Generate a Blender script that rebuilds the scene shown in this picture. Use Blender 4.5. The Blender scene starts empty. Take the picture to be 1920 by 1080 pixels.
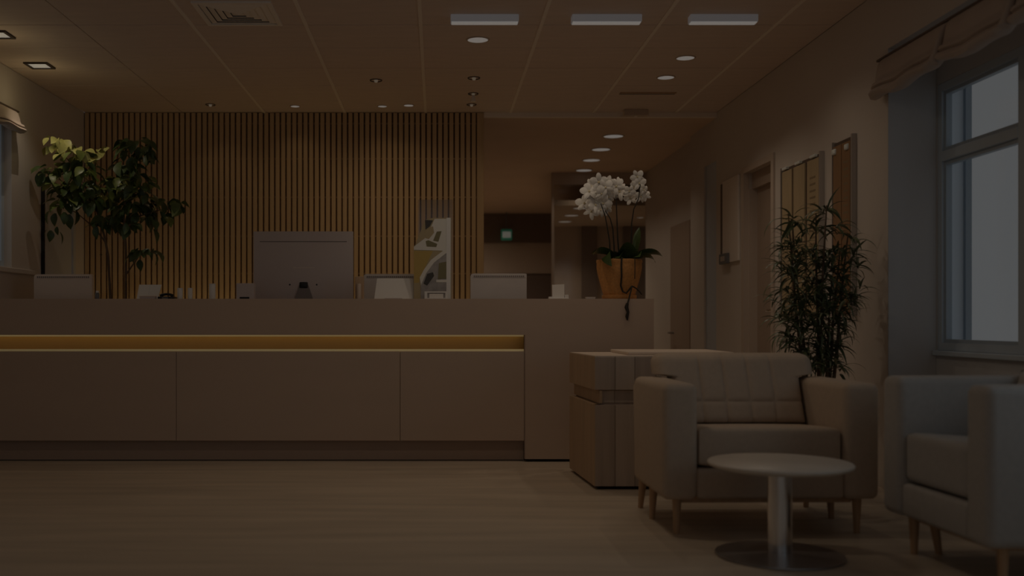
import bpy, bmesh, math, random
from mathutils import Vector, Matrix, Euler

# ------------------------------------------------------------------ camera, world, exposure
sc = bpy.context.scene
COL = sc.collection
PI = math.pi
F, VX, VY, EYE = 1920.0, 820.0, 603.0, 1.0        # focal length in pixels, vanishing point, eye height (m)

cam = bpy.data.cameras.new('camera')
camo = bpy.data.objects.new('camera', cam)
COL.objects.link(camo)
sc.camera = camo
camo.location = (0, 0, EYE)
camo.rotation_euler = (PI / 2, 0, 0)
cam.sensor_width = 36.0
cam.lens = 36.0 * F / 1920.0
cam.shift_x = (960 - VX) / 1920.0
cam.shift_y = (VY - 540) / 1920.0
cam.clip_start = 0.05
cam.dof.use_dof = True
cam.dof.focus_distance = 7.4
cam.dof.aperture_fstop = 1.25

world = bpy.data.worlds.new('overcast_sky')
sc.world = world
world.use_nodes = True
bg = world.node_tree.nodes['Background']
bg.inputs[0].default_value = (1.0, 0.99, 0.985, 1)
bg.inputs[1].default_value = 1.0

sc.view_settings.view_transform = 'Standard'
sc.view_settings.look = 'None'
sc.view_settings.gamma = 1.0
sc.view_settings.use_curve_mapping = False
sc.view_settings.exposure = -3.5

WARM = (1.0, 0.74, 0.46)
SOFT = (1.0, 0.83, 0.64)
DAY = (0.72, 0.88, 1.0)
P_FILL = 24.0        # added fill lamps above the open floor, out of view
P_SPOT = 50.0        # round downlights
P_WASH = 60.0        # wall washers on the slatted wall
P_STRIP = 14.0        # low strip at the slatted wall
P_WIN = 62.0         # daylight through the side windows


def light(name, kind, loc, power, color, parent=None, aim=None, size=0.0, size_y=None, cone=110, blend=0.9):
    l = bpy.data.lights.new(name, kind)
    l.energy = power
    l.color = color
    if kind == 'AREA':
        l.shape = 'RECTANGLE'
        l.size = size
        l.size_y = size_y or size
    else:
        l.shadow_soft_size = size
    if kind == 'SPOT':
        l.spot_size = math.radians(cone)
        l.spot_blend = blend
    o = bpy.data.objects.new(name, l)
    COL.objects.link(o)
    o.location = loc
    if aim is not None:
        o.rotation_euler = Vector(aim).to_track_quat('-Z', 'Y').to_euler()
    if parent:
        o.parent = parent
    return o


# daylight through the windows beside the waiting area (window_2 and window_3, outside their panes)
light('window_daylight', 'AREA', (3.30, 2.9, 1.6), P_WIN, DAY, aim=(-1, 0, 0), size=1.5, size_y=1.9)
light('window_daylight', 'AREA', (3.30, 0.4, 1.6), P_WIN, DAY, aim=(-1, 0, 0), size=1.5, size_y=1.9)


# ------------------------------------------------------------------ helpers
def X(px, d):
    return (px - VX) * d / F


def Z(py, d):
    return EYE + (VY - py) * d / F


MATS = {}


def mat(name, color, rough=0.6, metal=0.0, vary=0.0, scale=(8, 8, 8), bump=0.0, bscale=200.0, spec=0.5, emit=None, estr=0.0, alpha=None, detail=4.0):
    m = bpy.data.materials.new(name)
    m.use_nodes = True
    nt = m.node_tree
    b = nt.nodes['Principled BSDF']
    b.inputs['Base Color'].default_value = (*color, 1)
    b.inputs['Roughness'].default_value = rough
    b.inputs['Metallic'].default_value = metal
    b.inputs['Specular IOR Level'].default_value = spec
    if vary or bump:
        tc = nt.nodes.new('ShaderNodeTexCoord')
    if vary:
        mp = nt.nodes.new('ShaderNodeMapping')
        mp.inputs['Scale'].default_value = scale
        nz = nt.nodes.new('ShaderNodeTexNoise')
        nz.inputs['Detail'].default_value = detail
        nz.inputs['Scale'].default_value = 1.0
        cr = nt.nodes.new('ShaderNodeValToRGB')
        cr.color_ramp.elements[0].position = 0.3
        cr.color_ramp.elements[1].position = 0.7
        cr.color_ramp.elements[0].color = (*[c * (1 - vary) for c in color], 1)
        cr.color_ramp.elements[1].color = (*[min(1, c * (1 + vary)) for c in color], 1)
        nt.links.new(tc.outputs['Object'], mp.inputs[0])
        nt.links.new(mp.outputs[0], nz.inputs['Vector'])
        nt.links.new(nz.outputs['Fac'], cr.inputs[0])
        nt.links.new(cr.outputs[0], b.inputs['Base Color'])
    if bump:
        n2 = nt.nodes.new('ShaderNodeTexNoise')
        n2.inputs['Scale'].default_value = bscale
        bp = nt.nodes.new('ShaderNodeBump')
        bp.inputs['Strength'].default_value = bump
        bp.inputs['Distance'].default_value = 0.002
        nt.links.new(tc.outputs['Object'], n2.inputs['Vector'])
        nt.links.new(n2.outputs['Fac'], bp.inputs['Height'])
        nt.links.new(bp.outputs[0], b.inputs['Normal'])
    if emit:
        b.inputs['Emission Color'].default_value = (*emit, 1)
        b.inputs['Emission Strength'].default_value = estr
    MATS[name] = m
    return m


def glass_mat(name, tint, gloss=0.08, rough=0.02):
    m = bpy.data.materials.new(name)
    m.use_nodes = True
    nt = m.node_tree
    nt.nodes.remove(nt.nodes['Principled BSDF'])
    out = nt.nodes['Material Output']
    t = nt.nodes.new('ShaderNodeBsdfTransparent')
    t.inputs[0].default_value = (*tint, 1)
    g = nt.nodes.new('ShaderNodeBsdfGlossy')
    g.inputs['Roughness'].default_value = rough
    mx = nt.nodes.new('ShaderNodeMixShader')
    mx.inputs[0].default_value = gloss
    nt.links.new(t.outputs[0], mx.inputs[1])
    nt.links.new(g.outputs[0], mx.inputs[2])
    nt.links.new(mx.outputs[0], out.inputs[0])
    MATS[name] = m
    return m


# structure
mat('floor', (0.60, 0.49, 0.37), 0.42, vary=0.13, scale=(0.9, 9, 1), bump=0.05, bscale=60, spec=0.4)
mat('wall', (0.64, 0.57, 0.51), 0.8, vary=0.02, scale=(2, 2, 2))
mat('wall_cool', (0.56, 0.56, 0.57), 0.8, vary=0.02, scale=(2, 2, 2))
mat('tile', (0.74, 0.61, 0.53), 0.7, vary=0.04, scale=(3, 14, 3))
mat('bar', (0.90, 0.80, 0.70), 0.6)
mat('soffit', (0.70, 0.52, 0.38), 0.7, vary=0.03, scale=(2, 2, 2))
mat('slat', (0.60, 0.42, 0.23), 0.5, vary=0.10, scale=(30, 30, 1.2))
mat('slat_back', (0.20, 0.115, 0.06), 0.8)
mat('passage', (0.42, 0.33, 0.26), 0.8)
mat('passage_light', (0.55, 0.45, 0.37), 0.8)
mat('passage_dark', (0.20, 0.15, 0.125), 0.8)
mat('frost', (0.50, 0.55, 0.62), 0.35)
mat('door', (0.44, 0.34, 0.27), 0.55, vary=0.03, scale=(12, 12, 1))
mat('door_trim', (0.58, 0.48, 0.40), 0.5)
mat('win_frame', (0.52, 0.60, 0.68), 0.4)
mat('reveal', (0.85, 0.91, 0.97), 0.6)
mat('win_trim', (0.40, 0.47, 0.54), 0.4)
glass_mat('glass', (0.97, 0.99, 1.0), 0.05)
glass_mat('glass_dim', (0.85, 0.84, 0.82), 0.06, 0.1)
# furniture
mat('laminate', (0.56, 0.42, 0.32), 0.5, vary=0.02, scale=(1.2, 1.2, 6))
mat('laminate_dark', (0.44, 0.32, 0.25), 0.55)
mat('edge_light', (0.72, 0.58, 0.46), 0.5)
mat('black_gap', (0.015, 0.012, 0.010), 0.8)
mat('recess', (0.70, 0.50, 0.22), 0.5)
mat('led', (1, 0.8, 0.4), 0.5, emit=(1.0, 0.70, 0.22), estr=4.5)
mat('lip_glow', (1, 0.85, 0.5), 0.5, emit=(1.0, 0.80, 0.36), estr=0.5)  # glow painted on the lower lip as its lit edge
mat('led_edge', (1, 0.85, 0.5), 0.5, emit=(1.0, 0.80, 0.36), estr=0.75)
mat('fabric', (0.56, 0.44, 0.335), 0.9, vary=0.04, scale=(40, 40, 40), bump=0.5, bscale=420, spec=0.2)
mat('fabric_daylit', (0.47, 0.44, 0.41), 0.9, vary=0.04, scale=(40, 40, 40), bump=0.5, bscale=420, spec=0.2)  # same cloth as the other chair, cool daylight mixed into its colour
mat('leg_wood', (0.52, 0.33, 0.19), 0.45, vary=0.1, scale=(30, 30, 3))
mat('cab_a', (0.50, 0.345, 0.215), 0.55, vary=0.10, scale=(25, 25, 1.5))
mat('cab_b', (0.46, 0.36, 0.285), 0.55, vary=0.10, scale=(25, 25, 1.5))
mat('cab_c', (0.54, 0.43, 0.34), 0.55, vary=0.10, scale=(25, 25, 1.5))
mat('table_top', (0.72, 0.64, 0.55), 0.35, vary=0.03, scale=(4, 14, 4))
mat('steel', (0.80, 0.80, 0.82), 0.13, metal=1.0)
mat('steel_dark', (0.38, 0.35, 0.33), 0.35, metal=0.8)
# lamps
mat('lamp', (0.9, 0.9, 0.88), 0.5, emit=(1.0, 0.98, 0.94), estr=1.15)
mat('lamp_side', (0.6, 0.6, 0.62), 0.5, emit=(0.97, 0.96, 1.0), estr=0.38)
mat('lamp_dim', (0.8, 0.7, 0.6), 0.5, emit=(1.0, 0.85, 0.65), estr=0.5)
mat('ring', (0.60, 0.48, 0.38), 0.5)
mat('ring_dark', (0.05, 0.035, 0.028), 0.5)
mat('vent', (0.90, 0.82, 0.74), 0.5)
mat('dark', (0.025, 0.02, 0.018), 0.6)
# desk items
mat('white', (0.74, 0.73, 0.71), 0.5)
mat('paper', (0.80, 0.77, 0.72), 0.7)
mat('mon_shell', (0.58, 0.50, 0.48), 0.4)
mat('mon_warm', (0.78, 0.66, 0.56), 0.5)
mat('mon_white', (0.64, 0.59, 0.56), 0.5)
mat('grey_slot', (0.22, 0.19, 0.18), 0.6)
mat('black', (0.012, 0.012, 0.012), 0.35)
glass_mat('acrylic', (0.86, 0.84, 0.80), 0.10, 0.1)
mat('print_tan', (0.42, 0.34, 0.20), 0.5)
mat('print_gold', (0.48, 0.34, 0.10), 0.5)
mat('print_white', (0.72, 0.70, 0.64), 0.5)
mat('print_grey', (0.34, 0.32, 0.31), 0.5, vary=0.2, scale=(20, 20, 20))
mat('print_dark', (0.06, 0.055, 0.05), 0.5)
mat('print_olive', (0.20, 0.18, 0.09), 0.5)
mat('terracotta', (0.60, 0.29, 0.09), 0.6, vary=0.15, scale=(60, 60, 60), bump=0.5, bscale=140)
mat('soil', (0.05, 0.035, 0.02), 0.9)
# plants
mat('leaf_dark', (0.060, 0.095, 0.028), 0.40, vary=0.25, scale=(20, 20, 20))
mat('leaf_mid', (0.15, 0.19, 0.045), 0.42, vary=0.25, scale=(20, 20, 20))
mat('leaf_light', (0.48, 0.48, 0.15), 0.45, vary=0.2, scale=(20, 20, 20))
mat('leaf_blade', (0.11, 0.135, 0.065), 0.38, vary=0.3, scale=(15, 15, 15))
mat('leaf_blade_pale', (0.30, 0.31, 0.18), 0.4, vary=0.2, scale=(15, 15, 15))
mat('leaf_orchid', (0.060, 0.090, 0.030), 0.3, vary=0.2, scale=(10, 10, 10))
mat('bark', (0.16, 0.10, 0.06), 0.8, vary=0.2, scale=(40, 40, 20))
mat('bark_light', (0.30, 0.19, 0.11), 0.8, vary=0.2, scale=(40, 40, 20))
mat('root', (0.03, 0.025, 0.018), 0.8)
mat('petal', (0.82, 0.78, 0.72), 0.6)
mat('petal_lip', (0.72, 0.62, 0.40), 0.5)
mat('pot_grey', (0.40, 0.34, 0.30), 0.6)
# wall things
mat('frame_metal', (0.50, 0.46, 0.43), 0.35, metal=0.4)
mat('frame_dark', (0.12, 0.085, 0.065), 0.5)
mat('board_tan', (0.46, 0.35, 0.21), 0.6, vary=0.08, scale=(20, 20, 3))
mat('board_brown', (0.30, 0.17, 0.085), 0.6, vary=0.08, scale=(20, 20, 3))
mat('print_mark', (0.26, 0.19, 0.11), 0.6)
mat('clip', (0.80, 0.84, 0.82), 0.3)
mat('panel', (0.80, 0.72, 0.65), 0.5)
mat('grey_box', (0.16, 0.16, 0.17), 0.5)
mat('shade', (0.50, 0.41, 0.35), 0.85, vary=0.03, scale=(6, 6, 6), bump=0.3, bscale=300)
mat('exit_green', (0.05, 0.45, 0.28), 0.5, emit=(0.10, 0.45, 0.30), estr=0.30)
mat('exit_white', (0.9, 0.95, 0.92), 0.5, emit=(0.8, 1.0, 0.92), estr=0.5)


def new(name, me, m=None, parent=None, loc=(0, 0, 0)):
    o = bpy.data.objects.new(name, me)
    COL.objects.link(o)
    o.location = loc
    if parent is not None:
        o.parent = parent
    if m is not None and not me.materials:
        ms = m if isinstance(m, (list, tuple)) else [m]
        for k in ms:
            me.materials.append(MATS[k])
    return o


def obj(name, bm, m, parent=None, loc=(0, 0, 0), smooth=False):
    bmesh.ops.recalc_face_normals(bm, faces=bm.faces)
    me = bpy.data.meshes.new(name)
    bm.to_mesh(me)
    bm.free()
    if smooth:
        for p in me.polygons:
            p.use_smooth = True
        try:
            me.set_sharp_from_angle(angle=math.radians(50))
        except Exception:
            pass
    return new(name, me, m, parent, loc)


def tag(o, label, cat, group=None, kind=None):
    o['label'] = label
    o['category'] = cat
    if group:
        o['group'] = group
    if kind:
        o['kind'] = kind
    return o


def thing(name, label, cat, loc=(0, 0, 0), rz=0.0, group=None):
    o = bpy.data.objects.new(name, None)
    COL.objects.link(o)
    o.location = loc
    o.rotation_euler = (0, 0, rz)
    o.empty_display_size = 0.1
    return tag(o, label, cat, group)


def struct(name, bm, m, label=None, parent=None, smooth=False):
    o = obj(name, bm, m, parent, smooth=smooth)
    o['kind'] = 'structure'
    if label:
        o['label'] = label
    return o


def B(*boxes):
    """bmesh of boxes (x0, x1, y0, y1, z0, z1[, bevel])"""
    bm = bmesh.new()
    for b in boxes:
        box(bm, *b)
    return bm


def box(bm, x0, x1, y0, y1, z0, z1, r=0.0, seg=3, mi=0):
    ret = bmesh.ops.create_cube(bm, size=1.0)
    vs = ret['verts']
    for v in vs:
        v.co = Vector(((x0 + x1) / 2 + v.co.x * (x1 - x0), (y0 + y1) / 2 + v.co.y * (y1 - y0), (z0 + z1) / 2 + v.co.z * (z1 - z0)))
    fs = {f for v in vs for f in v.link_faces}
    for f in fs:
        f.material_index = mi
    if r > 0:
        es = list({e for v in vs for e in v.link_edges})
        bmesh.ops.bevel(bm, geom=es, offset=r, segments=seg, profile=0.5, affect='EDGES')
    return bm


def ring_boxes(axis, c0, c1, a0, a1, b0, b1, t, tb=None):
    """four bars of a rectangular frame that meet without overlapping; axis is the frame's thin direction"""
    tb = t if tb is None else tb
    bars = [(a0, a0 + t, b0, b1), (a1 - t, a1, b0, b1), (a0 + t, a1 - t, b0, b0 + tb), (a0 + t, a1 - t, b1 - tb, b1)]
    if axis == 'x':
        return [(c0, c1, p, q, r, u) for p, q, r, u in bars]
    if axis == 'y':
        return [(p, q, c0, c1, r, u) for p, q, r, u in bars]
    return [(p, q, r, u, c0, c1) for p, q, r, u in bars]


def lathe(bm, prof, n=24, c=(0, 0, 0), cap=True, mi=0):
    rings = []
    for r, z in prof:
        if r < 1e-5:
            rings.append([bm.verts.new((c[0], c[1], c[2] + z))])
        else:
            rings.append([bm.verts.new((c[0] + r * math.cos(2 * PI * k / n), c[1] + r * math.sin(2 * PI * k / n), c[2] + z)) for k in range(n)])
    for a, b in zip(rings, rings[1:]):
        for k in range(n):
            k2 = (k + 1) % n
            if len(a) == 1 and len(b) == 1:
                continue
            if len(a) == 1:
                f = bm.faces.new((a[0], b[k], b[k2]))
            elif len(b) == 1:
                f = bm.faces.new((a[k], b[0], a[k2]))
            else:
                f = bm.faces.new((a[k], a[k2], b[k2], b[k]))
            f.material_index = mi
    if cap:
        for r in (rings[0], rings[-1]):
            if len(r) > 2:
                bm.faces.new(r).material_index = mi
    return bm


def tube(bm, pts, rad, n=6):
    pts = [Vector(p) for p in pts]
    rads = list(rad) if isinstance(rad, (list, tuple)) else [rad] * len(pts)
    if len(rads) != len(pts):
        rads = [rads[0] + (rads[-1] - rads[0]) * i / (len(pts) - 1) for i in range(len(pts))]
    rings = []
    for i, p in enumerate(pts):
        t = (pts[min(i + 1, len(pts) - 1)] - pts[max(i - 1, 0)]).normalized()
        u = t.cross(Vector((0.31, 0.87, 0.38))).normalized()
        v = t.cross(u)
        rings.append([bm.verts.new(p + rads[i] * (math.cos(2 * PI * k / n) * u + math.sin(2 * PI * k / n) * v)) for k in range(n)])
    for a, b in zip(rings, rings[1:]):
        for k in range(n):
            bm.faces.new((a[k], a[(k + 1) % n], b[(k + 1) % n], b[k]))
    bm.faces.new(rings[0])
    bm.faces.new(rings[-1])
    return bm


def prism(bm, poly, y0, y1, mi=0):
    """extrude an (x, z) outline along y"""
    a = [bm.verts.new((x, y0, z)) for x, z in poly]
    b = [bm.verts.new((x, y1, z)) for x, z in poly]
    n = len(poly)
    fs = [bm.faces.new(a), bm.faces.new(b[::-1])]
    for k in range(n):
        fs.append(bm.faces.new((a[k], b[k], b[(k + 1) % n], a[(k + 1) % n])))
    for f in fs:
        f.material_index = mi
    return bm


def prism_z(bm, poly, z0, z1):
    a = [bm.verts.new((x, y, z0)) for x, y in poly]
    b = [bm.verts.new((x, y, z1)) for x, y in poly]
    n = len(poly)
    bm.faces.new(a)
    bm.faces.new(b[::-1])
    for k in range(n):
        bm.faces.new((a[k], b[k], b[(k + 1) % n], a[(k + 1) % n]))
    return bm


# ------------------------------------------------------------------ the room
XL, XR, XN = -3.376, 2.675, 2.96          # left wall, right wall, window niche plane
YB, YF = 9.82, -3.0                       # slatted wall, open end behind the camera
ZC = 3.0
NJ = 6.08                                 # far jamb of the window niche

struct('floor', B((XL - 0.2, 3.7, YF, 18.8, -0.1, 0)), 'floor', 'pale wooden floor with faint streaks of grain')

ceil = struct('ceiling', B((XL - 0.2, 3.3, YF, 5.73, ZC, ZC + 0.2), (XL - 0.2, 3.3, 5.73, YB + 0.1, ZC + 0.03, ZC + 0.2)), 'tile',
              'warm brown panelled ceiling with pale joint bars')
cols = [XL, -2.44, -1.652, -0.885, -0.1125, 0.70, 1.493, 2.276, XR]
rows = [5.73, 6.32, 6.906, 7.485, 8.08, 8.68, 9.27, YB]
tile_mesh = {}
for i in range(8):
    for j in range(7):
        w, l = cols[i + 1] - cols[i], rows[j + 1] - rows[j]
        key = (round(w, 3), round(l, 3))
        c = ((cols[i] + cols[i + 1]) / 2, (rows[j] + rows[j + 1]) / 2, ZC)
        if key not in tile_mesh:
            o = obj('ceiling_tile', B((-w / 2 + 0.003, w / 2 - 0.003, -l / 2 + 0.0045, l / 2 - 0.0045, 0, 0.025, 0.0015, 1)), 'tile', ceil, c)
            tile_mesh[key] = o.data
        else:
            new('ceiling_tile', tile_mesh[key], None, ceil, c)
for i in range(2, 8):
    x = cols[i]
    obj('grid_bar', B((x - 0.012, x + 0.012, 5.73, YB - 0.005, ZC - 0.006, ZC + 0.01)), 'bar', ceil)

# slatted back wall
SX0, SX1 = X(160, YB), X(907, YB)
wb = struct('wall_back', B((XL, SX1, YB, YB + 0.2, 0, ZC + 0.03)), 'slat_back', 'dark wall clad with narrow vertical wooden slats behind the desk')
nsl = 70
pit = (SX1 - 0.07 - SX0) / nsl
slat_me = None
for k in range(nsl):
    c = (SX0 + (k + 0.5) * pit, YB - 0.02, 0)
    if slat_me is None:
        o = obj('slat', B((-pit * 0.36, pit * 0.36, -0.02, 0.02, 0.0, ZC - 0.004, 0.003, 1)), 'slat', wb, c)
        slat_me = o.data
    else:
        new('slat', slat_me, None, wb, c)
obj('end_post', B((SX1 - 0.066, SX1 - 0.001, YB - 0.045, YB - 0.001, 0, ZC - 0.004, 0.003, 1)), 'slat', wb)
for py in (232, 298, 370, 443, 513):
    z = Z(py, YB)
    obj('rail', B((SX0, SX1 - 0.07, YB - 0.010, YB - 0.001, z - 0.006, z + 0.006)), 'leg_wood', wb)

# left wall with a window
WL0, WL1, WLz0, WLz1 = 6.7, 8.12, 1.43, 2.62
wl = struct('wall_left', B((XL - 0.2, XL, YF, WL0, 0, ZC), (XL - 0.2, XL, WL1, YB, 0, ZC), (XL - 0.2, XL, WL0, WL1, 0, WLz0), (XL - 0.2, XL, WL0, WL1, WLz1, ZC)), 'wall',
            'beige plaster wall on the left side of the room')
w3 = struct('window_3', B(*ring_boxes('x', XL - 0.12, XL - 0.06, WL0, WL1, WLz0, WLz1, 0.05)), 'win_frame', 'bright window at the left edge of the room')
obj('pane', B((XL - 0.095, XL - 0.09, WL0 + 0.04, WL1 - 0.04, WLz0 + 0.04, WLz1 - 0.04)), 'glass', w3)
obj('window_sill', B((XL - 0.06, XL + 0.035, WL0 - 0.05, WL1 + 0.5, WLz0 - 0.045, WLz0 - 0.005, 0.006, 2)), 'wall', w3)

# door in the left wall, behind the leafy plant
d3 = struct('door_3', B((XL - 0.01, XL + 0.012, 8.80, 9.42, 0, 2.12)), 'wall_cool', 'pale flush door in the left wall behind the leafy plant')
obj('door_frame', B((XL - 0.01, XL + 0.028, 8.736, 8.80, 0, 2.17), (XL - 0.01, XL + 0.028, 9.42, 9.48, 0, 2.17), (XL - 0.01, XL + 0.028, 8.80, 9.42, 2.12, 2.17)), 'wall_cool', d3)
obj('shadow_gap', B((XL - 0.01, XL + 0.030, 8.722, 8.735, 0, 2.17)), 'black_gap', d3)

# right wall: door opening, then the window niche towards the camera
DO0, DO1, DOZ = 8.17, 8.90, 2.29
wr = struct('wall_right', B((XR, 3.115, NJ, DO0, 0, ZC), (XR, 3.0, DO1, YB, 0, ZC), (XR, 3.0, DO0, DO1, DOZ, ZC),
                            (XR, XN, YF, NJ, 2.62, ZC)), 'wall', 'beige plaster wall on the right side of the room')
d1 = struct('door_1', B((XR + 0.10, XR + 0.14, DO0, DO1, 0, 2.15)), 'door', 'brown flush door set back in the right wall')
obj('overpanel', B((XR + 0.06, XR + 0.14, DO0, DO1, 2.15, DOZ)), 'door', d1)
obj('door_frame', B((XR - 0.015, XR + 0.03, DO0 - 0.06, DO0 + 0.004, 0, DOZ + 0.05), (XR - 0.015, XR + 0.03, DO1 - 0.004, DO1 + 0.06, 0, DOZ + 0.05), (XR - 0.015, XR + 0.03, DO0 + 0.004, DO1 - 0.004, DOZ - 0.004, DOZ + 0.05)), 'door_trim', d1)
obj('jamb_lining', B((XR + 0.03, XR + 0.10, DO1 - 0.02, DO1 - 0.003, 0, 2.15)), 'door_trim', d1)
obj('glazed_strip', B((XR + 0.09, XR + 0.10, DO0 + 0.03, DO0 + 0.17, 0.12, 2.12)), 'frost', d1)
bm = bmesh.new()
tube(bm, [(XR + 0.10, DO0 + 0.10, 1.09), (XR + 0.03, DO0 + 0.10, 1.09), (XR + 0.02, DO0 + 0.11, 1.09), (XR + 0.02, DO0 + 0.21, 1.09)], 0.011, 8)
obj('door_handle', bm, 'steel', d1, smooth=True)

# window niche wall (three windows in a row, the far one in view)
WZ0, WZ1 = 0.83, 2.40
wins = [(4.30, 6.065), (2.0, 3.8), (-0.5, 1.3)]
bx = [(XN, 3.115, YF, NJ, 0, WZ0), (XN, 3.115, YF, NJ, WZ1, 2.62)]
edges = [YF] + [v for w in sorted(wins) for v in w] + [NJ]
for a, b in zip(edges[0::2], edges[1::2]):
    bx.append((XN, 3.115, a, b, WZ0, WZ1))
struct('wall_niche', B(*bx), 'wall_cool', 'recessed wall around the tall windows on the right')
struct('jamb_tint', B((XR + 0.001, XN - 0.001, NJ - 0.006, NJ - 0.0005, 0, 2.61)), 'wall_cool', 'side of the window niche, tinted cool for daylight')  # thin skin over the jamb, coloured cool in place of window light
for n, (a, b) in enumerate(wins):
    nm = 'window_%d' % (1 if n == 0 else n + 3)
    lab = ['tall bright window with a high transom on the right', 'tall window beside the waiting area nearer the viewer', 'tall window nearest the open end of the room'][n]
    mid = (a + b) / 2
    t = 0.045
    x0, x1 = XN + 0.005, XN + 0.065
    w = struct(nm, B(*ring_boxes('x', x0, x1, a + 0.001, b - 0.001, WZ0 + 0.001, WZ1 - 0.001, t), (x0, x1, mid - t, mid + t, WZ0 + t, WZ1 - t)), 'win_frame', lab)
    for s0, s1 in ((a + t, mid - t), (mid + t, b - t)):
        for z0, z1 in ((WZ0 + t, 1.94), (2.0, WZ1 - t)):
            q = obj('sash', B(*ring_boxes('x', x0 + 0.015, x1 - 0.01, s0, s1, z0, z1, 0.022)), 'win_trim', w)
            obj('pane', B((x0 + 0.03, x0 + 0.036, s0 + 0.015, s1 - 0.015, z0 + 0.015, z1 - 0.015)), 'glass', q)
        obj('transom', B((x0 - 0.004, x1, s0, s1, 1.94, 2.0, 0.004, 1)), 'win_frame', w)
    obj('window_sill', B((XN - 0.03, x1, a - 0.02, b, WZ0 - 0.03, WZ0, 0.004, 1)), 'win_frame', w)
    obj('outer_reveal', B((x1 + 0.001, 3.114, b - 0.006, b - 0.0005, WZ0, WZ1)), 'reveal', w)
    obj('outer_trim', B((3.115, 3.15, b - 0.03, b + 0.08, WZ0 - 0.1, WZ1 + 0.1)), 'win_trim', w)

# passage beyond the desk
ZP = 2.955
cp = struct('ceiling_passage', B((SX1 - 0.1, 3.7, YB + 0.02, 18.8, ZP, ZP + 0.2), (-2.2, SX1 - 0.1, YB + 0.2, 18.8, ZP, ZP + 0.2)), 'soffit', 'brown ceiling of the passage beyond the desk')
struct('trim_1', B((SX1, XR - 0.001, YB - 0.03, YB + 0.018, ZP, ZC + 0.02)), 'bar', 'pale edge strip where the passage ceiling begins')
struct('wall_passage_right', B((XR, 3.0, 10.27, 10.82, 0, ZP), (XR + 0.06, 3.0, 10.82, 13.45, 0, ZP), (XR + 0.05, 3.0, YB, 10.27, 0, ZP), (XR, XR + 0.05, YB, 10.27, 2.55, ZP)), 'wall',
       'beige right wall of the passage beyond the desk')
struct('window_6', B((XR + 0.02, XR + 0.05, YB + 0.001, 10.27, 0, 2.55)), 'frost', 'narrow frosted bluish panel in the passage wall')
dp = struct('door_2', B((XR + 0.045, XR + 0.06, 11.05, 11.95, 0, 2.1)), 'door', 'brown door in the passage wall')
bm = bmesh.new()
tube(bm, [(XR + 0.05, 11.78, 0.87), (XR - 0.02, 11.78, 0.87), (XR - 0.025, 11.75, 0.87), (XR - 0.025, 11.64, 0.87)], 0.012, 8)
obj('door_handle', bm, 'steel_dark', dp, smooth=True)
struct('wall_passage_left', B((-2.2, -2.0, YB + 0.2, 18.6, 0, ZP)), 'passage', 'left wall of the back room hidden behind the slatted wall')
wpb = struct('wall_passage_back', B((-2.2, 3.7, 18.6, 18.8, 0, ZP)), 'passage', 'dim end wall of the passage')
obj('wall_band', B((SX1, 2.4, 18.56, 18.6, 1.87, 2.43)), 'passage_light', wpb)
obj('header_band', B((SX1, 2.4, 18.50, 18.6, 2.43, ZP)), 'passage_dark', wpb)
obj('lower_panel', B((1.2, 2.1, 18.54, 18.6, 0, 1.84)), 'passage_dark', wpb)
# glazed room at the end of the passage
gl = struct('wall_glass', B((1.5, 1.53, 13.43, 13.49, 0, ZP), (1.53, XR + 0.06, 13.43, 13.49, 2.80, ZP)), 'passage_light', 'glass partition at the end of the passage')
for a, b in ((1.53, 2.12), (2.12, XR + 0.06)):
    obj('pane', B((a, b, 13.45, 13.46, 0, 2.80)), 'glass_dim', gl)
bm = bmesh.new()
prism_z(bm, [(1.5, 13.50), (3.6, 13.50), (3.6, 16.5), (1.89, 16.5)], 2.53, 2.6)
struct('ceiling_glazed_room', bm, 'passage_light', 'lower ceiling of the glazed room')
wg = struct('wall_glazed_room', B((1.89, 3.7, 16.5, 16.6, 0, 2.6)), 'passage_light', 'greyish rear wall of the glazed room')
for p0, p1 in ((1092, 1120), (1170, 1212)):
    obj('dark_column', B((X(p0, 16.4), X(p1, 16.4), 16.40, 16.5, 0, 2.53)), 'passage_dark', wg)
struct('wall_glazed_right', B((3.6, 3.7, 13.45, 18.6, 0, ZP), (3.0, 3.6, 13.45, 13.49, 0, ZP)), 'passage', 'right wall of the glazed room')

# ------------------------------------------------------------------ reception desk
DX0, DX1, DPX, DY, DT = -3.36, 1.544, 0.627, 7.30, 1.163
t = thing('reception_desk', 'long beige reception desk with a glowing golden light slot along its front', 'desk', (0, DY, 0))
bm = bmesh.new()
prism(bm, [(DX0, 0.905), (DPX, 0.905), (DPX, 0.02), (DX1, 0.02), (DX1, DT), (DX0, DT)], 0, 0.04)
obj('front_fascia', bm, 'laminate', t)
obj('counter_top', B((DX0, DX1, 0.04, 0.45, DT - 0.03, DT)), 'laminate', t)
obj('end_panel', B((DX1 - 0.04, DX1, 0.04, 0.45, 0.02, DT - 0.03)), 'laminate', t)
obj('rear_panel', B((DX0, DX1 - 0.04, 0.41, 0.45, 0.0, DT - 0.03)), 'laminate', t)
obj('pillar_base', B((DPX + 0.01, DX1 - 0.01, 0.015, 0.03, 0, 0.02)), 'black_gap', t)
for a, b in ((DX0, -1.863), (-1.863, -0.266), (-0.266, DPX - 0.006)):
    obj('front_panel', B((a + 0.0015, b - 0.0015, 0.006, 0.03, 0.15, 0.788, 0.0015, 1)), 'laminate', t)
obj('panel_edge', B((DPX - 0.006, DPX - 0.0005, 0.004, 0.03, 0.02, 0.905)), 'laminate_dark', t)
obj('ledge', B((DX0, DPX, 0.012, 0.13, 0.775, 0.786)), 'recess', t)
obj('recess_back', B((DX0, DPX, 0.125, 0.135, 0.786, 0.96)), 'recess', t)
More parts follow.
